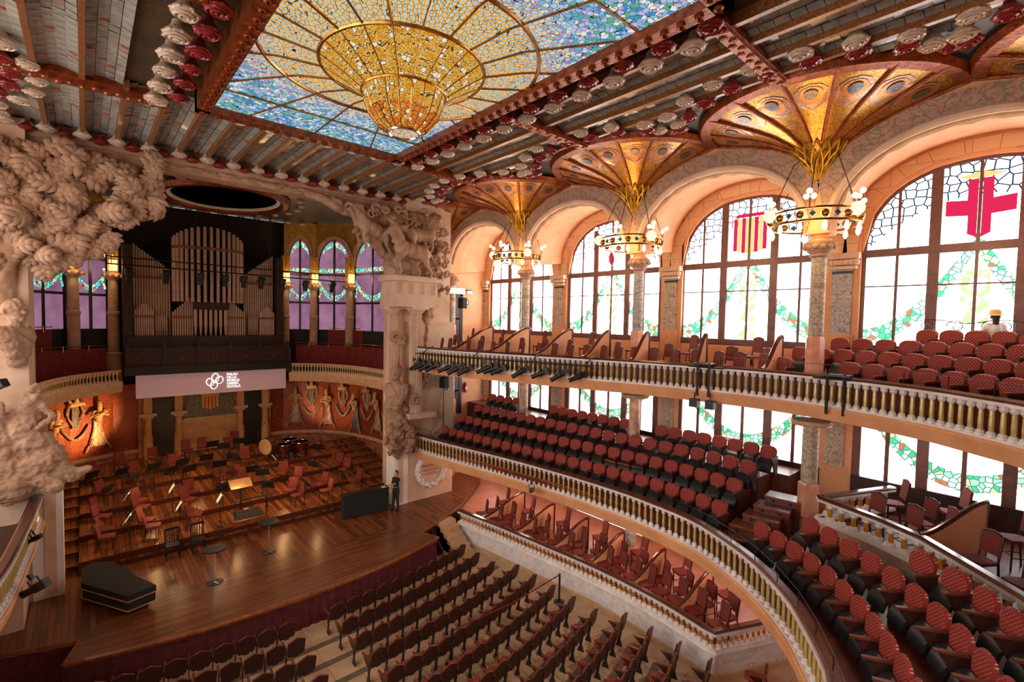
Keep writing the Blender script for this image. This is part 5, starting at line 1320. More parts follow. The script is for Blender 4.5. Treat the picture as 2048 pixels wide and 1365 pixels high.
def bust(name, label, x, y, z, s, look, parent_lab='bust'):
    t = thing(name, label, 'bust', T(0, 0, H))
    caps = head_caps(x, y, z, s, look)
    f = Vector((look*.75, -.66, 0)).normalized(); sd = Vector((-f.y, f.x, 0)); c = Vector((x, y, z))
    P = lambda a, b, d: tuple(c+f*a*s+sd*b*s+Vector((0, 0, d*s)))
    caps += [(P(-.05, -.55, -1.0), P(-.05, .55, -1.0), .3*s, .3*s), (P(0, -.4, -1.2), P(.1, -.2, -1.9), .42*s, .34*s), (P(0, .4, -1.2), P(.1, .2, -1.9), .42*s, .34*s), (P(.12, -.35, -.85), P(.35, .2, -1.5), .14*s, .16*s), (P(0, 0, -1.7), P(0, 0, -2.3), .4*s, .35*s)]
    blob('figure', caps, M_['stone'], t, .026, 1, .06, .08)
    return t
bust('stone_bust', 'stone bust of a bearded man under the carved tree', -1.45, 19.35, .02, .62, 1)
bust('stone_bust', 'curly haired stone bust before the fluted columns', 10.12, 18.95, -2.35, .66, -1)
def left_figures():
    t = thing('reclining_figures', 'draped stone women leaning together beside the dim gallery', 'sculpture', T(0, 0, H))
    caps = head_caps(-1.05, 18.9, -2.2, .34, 1)+[((-1.15, 19.1, -2.55), (-1.2, 19.2, -3.3), .26, .4), ((-.95, 18.95, -2.6), (-.7, 18.85, -3.0), .1, .09), ((-.7, 18.85, -3.0), (-1.0, 18.7, -3.25), .09, .07), ((-1.3, 19.2, -2.6), (-1.75, 19.0, -3.1), .12, .1)]
    caps += head_caps(-1.75, 18.9, -2.65, .32, 1)+[((-1.8, 19.1, -3.0), (-1.7, 19.1, -3.9), .28, .42)]
    caps += [((-1.3, 19.1, -3.3), (-.9, 19.0, -4.2), .42, .5), ((-1.9, 19.2, -3.6), (-1.6, 19.1, -4.8), .5, .6), ((-.9, 19.0, -4.2), (-.35, 18.9, -4.75), .38, .22), ((-.35, 18.9, -4.75), (.05, 18.85, -4.6), .2, .08), ((-1.3, 19, -4.4), (-.7, 18.8, -4.95), .4, .25)]
    blob('figures', caps, M_['stone'], t, .03, 1, .14, .14)
    for i in range(0):
        x = -1.9+.15*i; part('drapery_fold', MB().tube([(x+.06*math.sin(q+i), 18.62+.05*math.cos(q*1.3), -3.7-.13*q-.05*i*.3) for q in range(8)], [.03, .05, .06, .06, .06, .06, .05, .03], 6), M_['stone'], t, True)
left_figures()
def doric():
    t = thing('doric_porch', 'pair of fluted stone columns under a frieze block at the proscenium', 'columns', T(0, 0, H))
    for x, y in ((11.08, 18.98), (10.25, 19.5)):
        mb = MB(); n = 40; rings = []
        for z, r in ((-4.2, .31), (-2.0, .295), (.2, .255)):
            rings.append([(x+(r-.05*(k % 2))*math.cos(2*PI*k/n), y+(r-.05*(k % 2))*math.sin(2*PI*k/n), z) for k in range(n)])
        part('fluted_shaft', mb.loft(rings), M_['stone2'], t)
        lathe_part('capital', [(.255, .2), (.27, .25), (.4, .36), (.4, .4)], 'stone2', t, 20, T(x, y, 0))
        part('abacus', MB().box(x-.42, y-.42, .4, x+.42, y+.42, .5), M_['stone2'], t)
    part('architrave', MB().box(9.85, 18.55, .5, 12.0, 20.0, 1.0), M_['stone2'], t)
    part('frieze', MB().box(9.9, 18.6, 1.0, 11.95, 20.0, 1.6), M_['stone2'], t)
    part('cornice', MB().box(9.75, 18.45, 1.6, 12.1, 20.0, 1.78).box(9.82, 18.72, 1.78, 12.0, 20, 1.86), M_['stone2'], t)
    for i in range(4):
        for q in range(3): part('triglyph', MB().box(9.98+.55*i+.07*q, 18.57, 1.06, 10.02+.55*i+.07*q, 18.61, 1.55), M_['stone2'], t)
    part('metope', MB().box(11.95, 19.0, 1.1, 12.0, 19.5, 1.5), M_['stone'], t)
    part('stylobate', MB().box(10.6, 18.55, -4.42, 11.95, 20.0, -4.2), M_['stone2'], t)
doric()
def horse_caps(o, s, d, up=.0, ph=0.0):
    """galloping horse; d = +1 heads toward +X"""
    c = Vector(o); P = lambda a, z, y=0.0: tuple(c+Vector((d*a*s, y*s, (z+up*a)*s)))
    L = [(P(-.55, .0), P(.45, .05), .36*s, .37*s), (P(.45, .1), P(.85, .55), .28*s, .17*s), (P(.85, .55), P(.98, .7), .17*s, .15*s), (P(.98, .68), P(1.28, .42), .14*s, .085*s), (P(.92, .82, .06), P(.9, .95, .08), .04*s, .02*s), (P(.92, .82, -.06), P(.9, .95, -.08), .04*s, .02*s),
         (P(-.6, .1), P(-.75, .0), .3*s, .25*s), (P(-.9, .15), P(-1.3, -.3), .09*s, .05*s)]
    for y, a in ((-.18, .42+ph), (.18, .6-ph)): L += [(P(.42, -.15, y), P(a+.2, -.55, y), .16*s, .1*s), (P(a+.2, -.55, y), P(a+.05, -1.0, y), .085*s, .06*s), (P(a+.05, -1.0, y), P(a+.12, -1.12, y), .07*s, .08*s)]
    for y, a in ((-.18, -.75-ph), (.18, -.55+ph)): L += [(P(-.6, -.1, y), P(a+.12, -.5, y), .2*s, .12*s), (P(a+.12, -.5, y), P(a-.12, -.8, y), .1*s, .07*s), (P(a-.12, -.8, y), P(a-.02, -1.15, y), .065*s, .06*s), (P(a-.02, -1.15, y), P(a+.08, -1.2, y), .07*s, .075*s)]
    for q in range(6): u = q/5; L.append((P(.5+.35*u, .42+.4*u), P(.32+.3*u, .5+.42*u), .09*s, .04*s))
    return L
def valkyries():
    for i, (o, s_, d, up, ph, lab) in enumerate((((10.75, 18.9, 2.95), .98, -1, .12, .1, 'galloping stone horse leaping from the frieze block'), ((11.5, 19.3, 3.75), .9, 1, .05, -.1, 'rearing stone horse with pricked ears under the fan vault'), ((9.3, 19.5, 3.75), .85, -1, .3, .0, 'stone horse plunging along the lintel'))):
        t = thing('stone_horse', lab, 'sculpture', T(0, 0, H)); blob('horse', horse_caps(o, s_, d, up, ph), M_['stone'], t, .03, 2)
    for i, (x, y, z, d, lab) in enumerate(((10.3, 19.2, 3.75, -1, 'stone rider with spread cloak above the leaping horse'), (8.75, 19.7, 4.0, -1, 'stone rider lying forward along the lintel'))):
        t = thing('stone_rider', lab, 'sculpture', T(0, 0, H))
        blob('rider', head_caps(x+d*.25, y, z+.55, .24, d)+[((x, y, z-.2), (x+d*.2, y, z+.3), .2, .17), ((x+d*.2, y-.1, z+.3), (x+d*.6, y-.2, z+.45), .08, .05), ((x, y, z+.2), (x-d*.5, y, z+.35), .12, .05), ((x, y, z-.2), (x+d*.35, y-.2, z-.45), .14, .08), ((x-d*.1, y, z+.2), (x-d*.9, y+.1, z), .16, .06)], M_['stone'], t, .028, 1, .03, .1)
    t = thing('carved_clouds', 'swirling stone clouds tumbling down the proscenium corner', 'sculpture', T(0, 0, H))
    rnd = random.Random(5)
    caps = [((7.9, 20.1, 4.6), (10, 20.0, 4.3), .22, .4), ((10, 20.0, 4.3), (12.6, 20.1, 4.6), .5, .5), ((9.6, 20.1, 3.6), (11, 20.1, 2.4), .45, .4), ((12.3, 19.8, 3.4), (12.6, 19.7, 1.6), .45, .38), ((12.6, 19.7, 1.6), (12.2, 19.6, .2), .34, .2), ((6.8, 20.2, 4.95), (8, 20.15, 4.7), .14, .26), ((11.4, 20, 2.2), (12.4, 19.9, 2.3), .4, .4), ((12.0, 19.6, .2), (11.9, 19.5, -1.2), .2, .1)]
    blob('cloud_mass', caps, M_['stone'], t, .05, 1, .25, .3)
    for i in range(34):
        x = rnd.uniform(11.7, 12.95); z = rnd.uniform(.9, 4.2); r = rnd.uniform(.12, .3); sg = rnd.choice((-1, 1))
        part('cloud_swirl', MB().tube([(x+sg*r*math.cos(.7*q)*(1-q/11), 19.3-.02*q, z+r*math.sin(.7*q)*(1-q/11)) for q in range(10)], [.06, .075, .08, .08, .075, .07, .06, .05, .04, .03], 6), M_['stone'], t, True)
    for i in range(16):
        x = rnd.uniform(8, 11.9); z = 4.1+rnd.uniform(-.3, .6)+(x-8)*.05; r = rnd.uniform(.14, .3); sg = rnd.choice((-1, 1))
        part('cloud_swirl', MB().tube([(x+sg*r*math.cos(.7*q)*(1-q/11), 19.55-.02*q, z+r*math.sin(.7*q)*(1-q/11)) for q in range(10)], [.05, .065, .07, .07, .065, .06, .05, .045, .04, .03], 6), M_['stone'], t, True)
valkyries()
def right_foliage():
    t = thing('acanthus_bracket', 'bracket of carved curling leaves under the curly haired bust', 'sculpture', T(0, 0, H)); rnd = random.Random(9)
    blob('core', [((10.25, 19.3, -3.9), (10.35, 19.4, -5.6), .5, .42), ((10.35, 19.4, -5.6), (10.5, 19.5, -6.3), .35, .12), ((10.9, 19.3, -4.6), (11.3, 19.4, -4.9), .35, .2)], M_['stone'], t, .04, 1, .12, .14)
    pts = [(10.3+rnd.uniform(-.5, .6), 18.95+rnd.uniform(-.1, .15), -4.1-rnd.uniform(0, 1.7), rnd.uniform(.28, .46), rnd.uniform(-.4, .4), PI/2+rnd.uniform(-.5, .4), rnd.uniform(-PI, PI)) for i in range(46)]
    scatter_leaves(t, pts)
    for (x, y, z) in ((10.15, 19.35, -.85), (10.45, 19.3, -1.0), (11.75, 19.35, -2.6), (11.95, 19.3, -2.35), (11.6, 19.3, -3.0), (10.9, 18.85, -3.6)):
        part('volute', MB().tube([(x+.26*math.cos(.7*q)*(1-q/12), y-.1-.02*q, z+.26*math.sin(.7*q)*(1-q/12)) for q in range(11)], [.09, .1, .11, .11, .1, .1, .09, .08, .07, .06, .05], 7), M_['stone'], t, True)
    w = thing('wreath_relief', 'stone flower wreath round a carved inscription on the proscenium wall', 'relief', T(12.25, 19.44, H-7.12))
    blob('ring', [((.74*math.cos(2*PI*i/22), 0, .74*math.sin(2*PI*i/22)), (.74*math.cos(2*PI*(i+.6)/22), 0, .74*math.sin(2*PI*(i+.6)/22)), .12, .13) for i in range(22)], M_['marble'], w, .03, 0, .10, .06)
    for i in range(40):
        a = 2*PI*i/40; r = rnd.uniform(.88, 1.1); part('flower', MB().sphere((.74*r*math.cos(a), -.14, .74*r*math.sin(a)), rnd.uniform(.06, .1), 7), M_['marble'], w, True)
    for i, (z, n) in enumerate(((.18, 9), (-.02, 8), (-.2, 6))):
        part('inscription_line', MB().box(-.045*n, -.045, z-.045, .045*n, -.03, z+.045), M_['stone'], w)
    v = thing('climbing_vine_relief', 'thin carved stone vine climbing the wall beside the gallery loudspeaker', 'relief', T(0, 0, H))
    for i in range(34):
        u = i/33; x = 12.95+.16*math.sin(u*9)-1.0*max(0, u-.62)*1.6; z = -2.6-3.0*u*.95
        part('vine_leaf', MB().sphere((x+rnd.uniform(-.1, .1), 19.44, z), rnd.uniform(.06, .11), 6, None, 0, (1, .6, .8)), M_['stone2'], v, True)
right_foliage()
# ---------------------------------------------------------------- chandeliers
def chandelier(k, y):
    lab = ['', 'first', 'second', 'third'][k]
    t = thing('ring_chandelier', 'wrought ring chandelier of lit globes round the %s column' % lab, 'chandelier', T(COLX-.55, y, H+2.75))
    R = 1.02; n = 48
    for z, r in ((.16, .03), (-.14, .03)): part('ring', MB().tube([(R*math.cos(2*PI*i/n), R*math.sin(2*PI*i/n), z) for i in range(n)], r, 6, closed=True), M_['brass'], t, True)
    for i in range(12):
        a = 2*PI*i/12; c, s_ = R*math.cos(a), R*math.sin(a)
        part('brass_ball', MB().sphere((c, s_, .0), .1, 10), M_['brass'], t, True)
        part('pendant_bulb', MB().lathe([(.001, -.42), (.05, -.36), (.062, -.3), (.045, -.22), (.025, -.17)], 8, T(c*.98, s_*.98, 0)), M_['bulb'], t, True)
        b = a+PI/12
        part('blue_lozenge', MB().box(-.012, -.055, -.055, .012, .055, .055, T(R*math.cos(b), R*math.sin(b), .01) @ RZ(b) @ RX(PI/4)), M_['bluecap'], t)
    for i in range(6):
        a = 2*PI*i/6+.2; c, s_ = R*1.04*math.cos(a), R*1.04*math.sin(a)
        part('stem', MB().tube([(c, s_, .16), (c*1.04, s_*1.04, .36)], .016, 5), M_['brass'], t)
        for q in range(3):
            b = a+2*PI*q/3; part('globe_bulb', MB().sphere((c*1.04+.09*math.cos(b), s_*1.04+.09*math.sin(b), .42+(.1 if q == 0 else 0)), .07, 10), M_['bulb'], t, True)
        if i % 2 == 0:
            mb = MB().sphere((c*1.02, s_*1.02, .12), .17, 12)
            part('frosted_rose_globe', mb, M_['globe'], t, True)
        part('chain', MB().tube([(c, s_, .2), (c*.55+.1, s_*.55, 1.45), (.3, s_*.35, 1.9)], .012, 4), M_['black'], t)
    lamp('POINT', 'chandelier_light', (COLX-.95, y, H+2.75), 30, (1, .60, .26), .5)
for k in (1, 2, 3): chandelier(k, COLY[k])
lamp('POINT', 'chandelier_light', (COLX-.95, COLY[4], H+2.75), 30, (1, .60, .26), .5)
for y in (18.8, 13, 7.2, 1.4): lamp('POINT', 'gallery_fill_light', (15.6, y, H+2.0), 26, (1, .6, .28), .3)
for y in (18.2, 15, 12, 9, 6.2): lamp('POINT', 'box_fill_light', (14.2, y, 2.75), 14, (1, .72, .55), .25)  # point lights added to brighten the boxes, without fixtures
for y in (18.8, 13, 7.2, 2.2): lamp('POINT', 'gallery_fill_light', (15.6, y, 6.7), 14, (1, .70, .5), .25)  # more fill added under the upper gallery for the rear rows
# ---------------------------------------------------------------- orchestra
def tier_z(y):
    h = 0
    for a, b in zip((20.5, 22.35, 24.2, 26.0, 27.6), (.42, .62, .82, 1.02, 1.22)):
        if y >= a: h = b
    return ZST+h
def stage_chair(label, group):
    t = thing('orchestra_chair', label, 'chair', None, group)
    part('seat', MB().prism([(-.21, -.2), (.21, -.2), (.22, .2), (.12, .24), (-.12, .24), (-.22, .2)], .43, .49), M_['redplush'], t)
    part('backrest', MB().loft([[(-.2, y-.025, z), (.2, y-.025, z), (.2, y+.025, z), (-.2, y+.025, z)] for y, z in ((-.2, .52), (-.23, .68), (-.27, .84), (-.3, .92))]), M_['redplush'], t)
    for s_ in (-1, 1):
        part('leg', MB().tube([(s_*.19, .2, 0), (s_*.2, .18, .44)], .013, 6), M_['black'], t)
        part('leg', MB().tube([(s_*.19, -.24, 0), (s_*.2, -.19, .44), (s_*.2, -.22, .6)], .013, 6), M_['black'], t)
    return t
def music_stand(label, group, lit=False):
    t = thing('lit_music_stand' if lit else 'music_stand', label, 'music stand', None, group)
    M = T(0, 0, 1.08) @ RX(-.45 if not lit else -.5)
    part('desk', MB().box(-.27, -.012, -.17, .27, .012, .18, M), M_['black'], t)
    part('lip', MB().box(-.27, -.07, -.18, .27, .0, -.165, M), M_['black'], t)
    part('pole', MB().cyl((0, .02, .1), (0, .02, 1.05), .016, .013), M_['black'], t)
    for q in range(3):
        a = 2*PI*q/3+.3; part('leg', MB().tube([(0, .02, .22), (.26*math.cos(a), .02+.26*math.sin(a), .012)], .011, 5), M_['black'], t)
    part('reading_lamp', MB().tube([(-.06, -.02, 1.27), (.06, -.02, 1.27)], .014, 6), M_['chrome'], t)
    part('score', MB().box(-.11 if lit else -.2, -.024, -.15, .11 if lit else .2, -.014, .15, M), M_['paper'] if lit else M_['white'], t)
    return t
CHAIRS = [(.38, 23.56), (.4, 22.7), (.49, 21.87), (.47, 21.1), (1.56, 23.78), (1.56, 22.93), (1.64, 21.92), (1.74, 21.18), (3.04, 21.39), (3.05, 22.74), (3.29, 23.66), (6.91, 24.0), (6.66, 21.98), (6.7, 21.13), (7.14, 22.79), (7.98, 21.95), (7.84, 20.95), (9.42, 22.81), (9.5, 23.9), (9.35, 21.38), (6.0, 29.3), (5.49, 28.07), (5.88, 26.39), (5.26, 23.9), (4.5, 24.65), (.52, 25.04), (1.62, 26.53), (.25, 27.3), (1.2, 27.9), (2.41, 27.9), (3.07, 26.89), (3.8, 28.67), (4.46, 28.77)]
STANDS = [(.15, 25.6), (.57, 23.87), (1.09, 25.47), (1.44, 24.45), (2.16, 25.51), (2.65, 24.49), (3.19, 25.54), (3.3, 24.3), (4.41, 24.31), (5.15, 25.38), (5.49, 23.3), (4.14, 25.74), (4.67, 27.4), (5.0, 26.7), (5.8, 27.3), (4.12, 22.2), (5.71, 22.6), (7.79, 22.5), (6.9, 20.75), (5.6, 21.4), (8.5, 20.75), (8.8, 24.5)]
LIT = [(1.11, 22.55), (1.05, 20.7), (2.5, 20.91), (2.46, 22.5), (3.77, 20.85)]
def area_name(x, y):
    d = 'first' if y < 22.35 else 'second' if y < 24.2 else 'third' if y < 26 else 'upper'
    return '%s orchestra tier, %s' % (d, 'by the piano end' if x < 3.4 else 'behind the podium' if x < 6.2 else 'by the black case end')
proto = None
for i, (x, y) in enumerate(CHAIRS):
    a = math.atan2(20.6-y, 4.75-x)-PI/2; nm = area_name(x, y); M = T(x, y, tier_z(y)) @ RZ(a+random.uniform(-.15, .15)); lab = 'red upholstered chair on the '+nm
    if proto is None: proto = stage_chair(lab, 'orchestra chairs '+nm); proto.matrix_basis = M
    else: copytree(proto, M, None, lab, 'orchestra chairs '+nm)
proto = None
for i, (x, y) in enumerate(STANDS):
    a = math.atan2(20.6-y, 4.75-x)+PI/2; nm = area_name(x, y); M = T(x, y, tier_z(y)) @ RZ(a+PI); lab = 'unlit black music stand on the '+nm
    if proto is None: proto = music_stand(lab, 'music stands '+nm); proto.matrix_basis = M
    else: copytree(proto, M, None, lab, 'music stands '+nm)
proto = None
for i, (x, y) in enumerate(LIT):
    M = T(x, y, tier_z(y)) @ RZ(-PI/2-.25+.05*i); lab = '%s music stand with a score glowing as if lamp-lit, counted from the piano' % nth(i)
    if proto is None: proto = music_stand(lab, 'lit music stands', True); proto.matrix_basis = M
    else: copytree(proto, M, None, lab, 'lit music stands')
    lamp('POINT', 'score_light', (x+.05, y-.12, tier_z(y)+1.3), 5, (1, .6, .28), .04)
for x, y in ((4.5, 21.5), (7.6, 21.3), (6.8, 23.2), (2.0, 24.0), (3.9, 26.3), (5.6, 25.0), (1.9, 21.9), (6.3, 21.9)): lamp('POINT', 'score_light', (x, y, tier_z(y)+1.15), 7, (1, .52, .2), .04)
def podium():
    t = thing('conductor_podium', 'pale wooden conductor podium with carpet and curved rail', 'podium', T(4.75, 20.95, ZST+.42))
    part('block', MB().box(-.62, -.62, 0, .62, .62, .2), M_['board'], t); part('carpet', MB().box(-.48, -.5, .2, .52, .55, .206), M_['blackcloth'], t)
    part('guard_rail', MB().tube(catmull([(-.55, -.5, .2), (-.55, -.5, .85), (-.5, -.45, .95), (0, -.5, .97), (.5, -.45, .95), (.55, -.5, .85), (.55, -.5, .2)], 4), .02, 6), M_['black'], t, True)
    d = thing('conductor_desk', 'tan conductor desk on a pole behind the podium', 'music stand', T(4.72, 21.95, ZST+.42))
    part('desk', MB().box(-.4, -.3, 0, .4, .3, .02, T(0, 0, 1.15) @ RX(.35)), M_['umber'], d); part('pole', MB().cyl((0, 0, 0), (0, 0, 1.16), .03), M_['black'], d); part('foot', MB().lathe([(.25, 0), (.25, .02), (.04, .05)], 12), M_['black'], d)
podium()
def piano():
    t = thing('covered_piano', 'low black covered piano shape with two tan edge bands on the apron', 'piano', T(.55, 18.3, ZST))
    P = [(-.7, .2), (.25, -1.45), (.9, -1.25), (.5, -.3), (.32, .5), (-.05, 1.25), (-.45, 1.5), (-.7, 1.2)]
    part('body', MB().prism(P, .16, .42), M_['blackcloth'], t); part('cover', MB().prism([(x*1.02, y*1.02) for x, y in P], .42, .6), M_['blackcloth'], t)
    for z in (.15, .42): part('edge_band', MB().tube([(x*1.02, y*1.02, z) for x, y in P], .018, 4, closed=True), M_['umber'], t)
    for x, y in ((.25, -1.25), (.7, -1.1), (-.45, 1.1)): part('caster', MB().cyl((x, y, 0), (x, y, .17), .05), M_['black'], t)
piano()
def case():
    t = thing('black_flight_case', 'tall black panel case standing on the apron beside the man', 'case', T(9.0, 19.5, ZST) @ RZ(-.06))
    part('body', MB().box(-1.0, -.17, .03, 1.0, .17, 1.0), M_['blackcloth'], t); part('lid', MB().box(-1.01, -.18, .96, 1.01, .18, 1.02), M_['black'], t)
    for s_ in (-1, 1): part('foot', MB().box(s_*.85-.08, -.17, 0, s_*.85+.08, .17, .04), M_['black'], t)
    part('paper', MB().box(.72, -.1, 1.02, .9, .06, 1.026), M_['white'], t)
case()
def high_table(x, y, lab):
    t = thing('high_table', lab, 'table', T(x, y, ZST))
    part('top', MB().lathe([(.33, 1.08), (.33, 1.11)], 24), M_['black'], t, True); part('pole', MB().cyl((0, 0, .04), (0, 0, 1.08), .018), M_['chrome'], t)
    part('base', MB().lathe([(.24, 0), (.24, .012), (.05, .03)], 20), M_['black'], t, True)
    for q in range(4): part('base_spoke', MB().cyl((0, 0, .03), (.23*math.cos(q*PI/2+.4), .23*math.sin(q*PI/2+.4), .02), .014), M_['chrome'], t)
high_table(2.99, 17.32, 'round black high table with chrome foot near the piano'); high_table(4.86, 18.4, 'round black high table with chrome foot before the podium')
def slat_chair(x, y, lab):
    t = thing('slatted_chair', lab, 'chair', T(x, y, ZST) @ RZ(PI))
    part('seat', MB().box(-.2, -.2, .42, .2, .2, .46), M_['black'], t)
    for s_ in (-1, 1):
        part('leg', MB().box(s_*.19-.018, .16, 0, s_*.19+.018, .2, .44), M_['black'], t); part('leg', MB().box(s_*.19-.018, -.2, 0, s_*.19+.018, -.16, .98), M_['black'], t)
    for q in range(5): part('slat', MB().box(-.15+.07*q, -.19, .5, -.13+.07*q, -.17, .95), M_['black'], t)
    part('top_rail', MB().box(-.2, -.2, .92, .2, -.16, 1.0), M_['black'], t)
slat_chair(2.2, 20.1, 'black slatted chair against the tier, nearer the piano'); slat_chair(2.95, 20.05, 'black slatted chair against the tier, nearer the podium')
def percussion():
    z = ZST+1.02
    t = thing('bass_drum', 'large bass drum with pale head on a stand', 'drum', T(7.05, 26.7, z) @ RZ(.5))
    part('shell', MB().cyl((-.22, 0, .75), (.22, 0, .75), .42, None, 28), M_['wood2'], t, True)
    for s_ in (-1, 1):
        part('head', MB().cyl((s_*.225, 0, .75), (s_*.235, 0, .75), .41, None, 28), M_['cream'], t); part('hoop', MB().tube([(s_*.22, .43*math.cos(2*PI*i/28), .75+.43*math.sin(2*PI*i/28)) for i in range(28)], .025, 5, closed=True), M_['black'], t, True)
        part('stand_leg', MB().tube([(s_*.2, -.3, 0), (s_*.1, 0, .34), (s_*.2, .3, 0)], .015, 5), M_['chrome'], t)
    for q in range(10): a = 2*PI*q/10; part('tension_rod', MB().cyl((-.22, .445*math.cos(a), .75+.445*math.sin(a)), (.22, .445*math.cos(a), .75+.445*math.sin(a)), .008, None, 5), M_['chrome'], t)
    for i, (x, y, r, lab) in enumerate(((7.7, 26.35, .36, 'copper kettle drum nearest the bass drum'), (8.55, 26.4, .4, 'copper kettle drum nearest the side steps'), (8.25, 27.3, .38, 'copper kettle drum at the back of the pair'))):
        t = thing('kettle_drum', lab, 'drum', T(x, y, tier_z(y)))
        part('bowl', MB().lathe([(.05, .32), (r*.6, .38), (r*.92, .55), (r, .8)], 24), M_['copper'], t, True); part('head', MB().lathe([(.001, .815), (r*.97, .815)], 24), M_['cream'], t)
        part('hoop', MB().tube([(r*1.02*math.cos(2*PI*q/24), r*1.02*math.sin(2*PI*q/24), .81) for q in range(24)], .02, 5, closed=True), M_['chrome'], t, True)
        for q in range(4): a = q*PI/2+.4; part('strut', MB().tube([(r*1.04*math.cos(a), r*1.04*math.sin(a), .8), (r*.8*math.cos(a), r*.8*math.sin(a), .25), (r*.9*math.cos(a), r*.9*math.sin(a), .02)], .018, 5), M_['black'], t)
        part('pedal', MB().box(-.1, -.3, .02, .1, .25, .1), M_['chrome'], t)
    for x, y, lab in ((6.5, 26.5, 'tall microphone stand before the bass drum'), (9.2, 25.2, 'thin microphone stand by the side steps')):
        t = thing('microphone_stand', lab, 'microphone', T(x, y, tier_z(y))); part('pole', MB().cyl((0, 0, .05), (0, 0, 1.7), .012), M_['black'], t); part('boom', MB().cyl((0, 0, 1.65), (.35, .2, 1.95), .009), M_['black'], t); part('microphone', MB().sphere((.37, .22, 1.97), .04, 8), M_['black'], t, True)
        for q in range(3): part('leg', MB().cyl((0, 0, .12), (.28*math.cos(q*2.1), .28*math.sin(q*2.1), .01), .01), M_['black'], t)
percussion()

# ---------------------------------------------------------------- lighting rigs, loudspeakers
def spot_unit(name, label, M, L=.62, r=.1, group=None, cat='spotlight'):
    t = thing(name, label, cat, M, group)
    part('barrel', MB().lathe([(r*.8, -L*.35), (r, -L*.3), (r, L*.15), (r*.75, L*.2), (r*.75, L*.6), (r*.85, L*.62)], 12, RX(-PI/2)), M_['black'], t, True)
    part('lens', MB().lathe([(.001, L*.6), (r*.7, L*.6)], 12, RX(-PI/2)), M_['bluecap'], t)
    part('yoke', MB().tube([(-r*1.15, 0, 0), (-r*1.2, 0, .22), (r*1.2, 0, .22), (r*1.15, 0, 0)], .018, 4), M_['black'], t)
    part('clamp', MB().box(-.04, -.03, .2, .04, .03, .34), M_['black'], t)
    part('lamp_housing', MB().box(-r*.9, -L*.42, -r*.9, r*.9, -L*.2, r*.9), M_['black'], t)
    return t
def on_rail(P, s_, off_):
    q = resample([(x, y, 0) for x, y in P], n=201)[int(s_*200)]; p, d = q
    return p.x+d.y*off_, p.y-d.x*off_
tot = 24.5
first = None
SPY = [18.3, 18.0, 17.65, 17.2, 16.4, 15.9, 15.4, 14.5, 14.2, 13.9, 13.0, 12.2, 11.5, 10.8]
for i, y in enumerate(SPY):
    x = x_at(URs, y)-.42; M = T(x, y, H-1.86-(.12 if i < 7 else 0)) @ RZ(.55+random.uniform(-.2, .2)) @ RX(-.5+random.uniform(-.12, .12))
    lab = '%s black theatre spotlight from the proscenium under the upper gallery rail' % nth(i); g = 'gallery spotlights %d' % (0 if i < 4 else 1 if i < 7 else 2 if i < 10 else 3)
    if first is None: first = spot_unit('spotlight', lab, M, .66, .105, g)
    else: copytree(first, M, None, lab, g)
t = thing('lighting_bar', 'long black pipe carrying spotlights in front of the upper gallery', 'lighting bar')
part('pipe', MB().tube([(x_at(URs, y)-.42, y, H-1.5) for y in (18.4, 17, 15.6, 14.2, 12.8, 11.4, 10.4)], .025, 6), M_['black'], t, True)
for y in (17.9, 15.1, 12.6, 10.6): part('bracket', MB().tube([(x_at(URs, y)-.42, y, H-1.5), (x_at(URs, y)-.2, y, H-1.26), (x_at(URs, y)+.1, y, H-1.19)], .025, 5), M_['black'], t)
for i, (y, lab) in enumerate(((7.0, 'pipe frame with small floodlights clamped on the upper rail by the last box'), (3.55, 'empty pipe frame clamped on the upper rail before the raked seats'))):
    x = x_at(URs, y); t = thing('rail_rig', lab, 'lighting bar', T(x-.22, y, 0) @ RZ(.0))
    for s_ in (-.18, .18): part('upright', MB().cyl((0, s_, ZU-.95), (0, s_, ZU+.08), .035), M_['black'], t)
    part('cross_pipe', MB().cyl((0, -.6, ZU-.06), (0, .5, ZU-.06), .03), M_['black'], t); part('clamps', MB().box(-.08, -.3, ZU+.0, .25, .3, ZU+.05), M_['black'], t)
    if i == 0:
        for s_ in (-.25, .25): f_ = part('floodlight', MB().box(-.1, s_-.14, ZU-1.3, .1, s_+.12, ZU-1.05), M_['black'], t); part('hanger', MB().cyl((0, s_, ZU-1.06), (0, s_, ZU-.85), .015), M_['black'], t)
def truss():
    t = thing('stage_truss', 'slim black double pipe hanging across the organ', 'lighting bar', T(0, 27.0, H))
    for z in (2.42, 2.1): part('pipe', MB().cyl((.7, 0, z), (11.3, 0, z-.1), .03), M_['black'], t)
    for i in range(14): part('tie', MB().cyl((.9+.78*i, 0, 2.1), (.9+.78*i, 0, 2.42), .015), M_['black'], t)
    for x in (1.3, 4.0, 7.2, 10.5): part('cable', MB().cyl((x, 0, 2.4), (x, 0, 5.55), .008), M_['black'], t)
    f_ = None
    for i, x in enumerate((1.5, 2.82, 4.15, 5.17, 6.0, 6.8, 7.8, 8.97, 10.43)):
        M = T(x, 27.0, H+1.72) @ RX(-1.3+random.uniform(-.15, .15)); lab = '%s moving head stage light on the double pipe before the organ' % nth(i)
        if f_ is None: f_ = spot_unit('moving_head_light', lab, M, .55, .16, 'moving heads', 'stage light')
        else: copytree(f_, M, None, lab, 'moving heads '+('organ' if 1.6 < x < 7.9 else 'windows'))
truss()
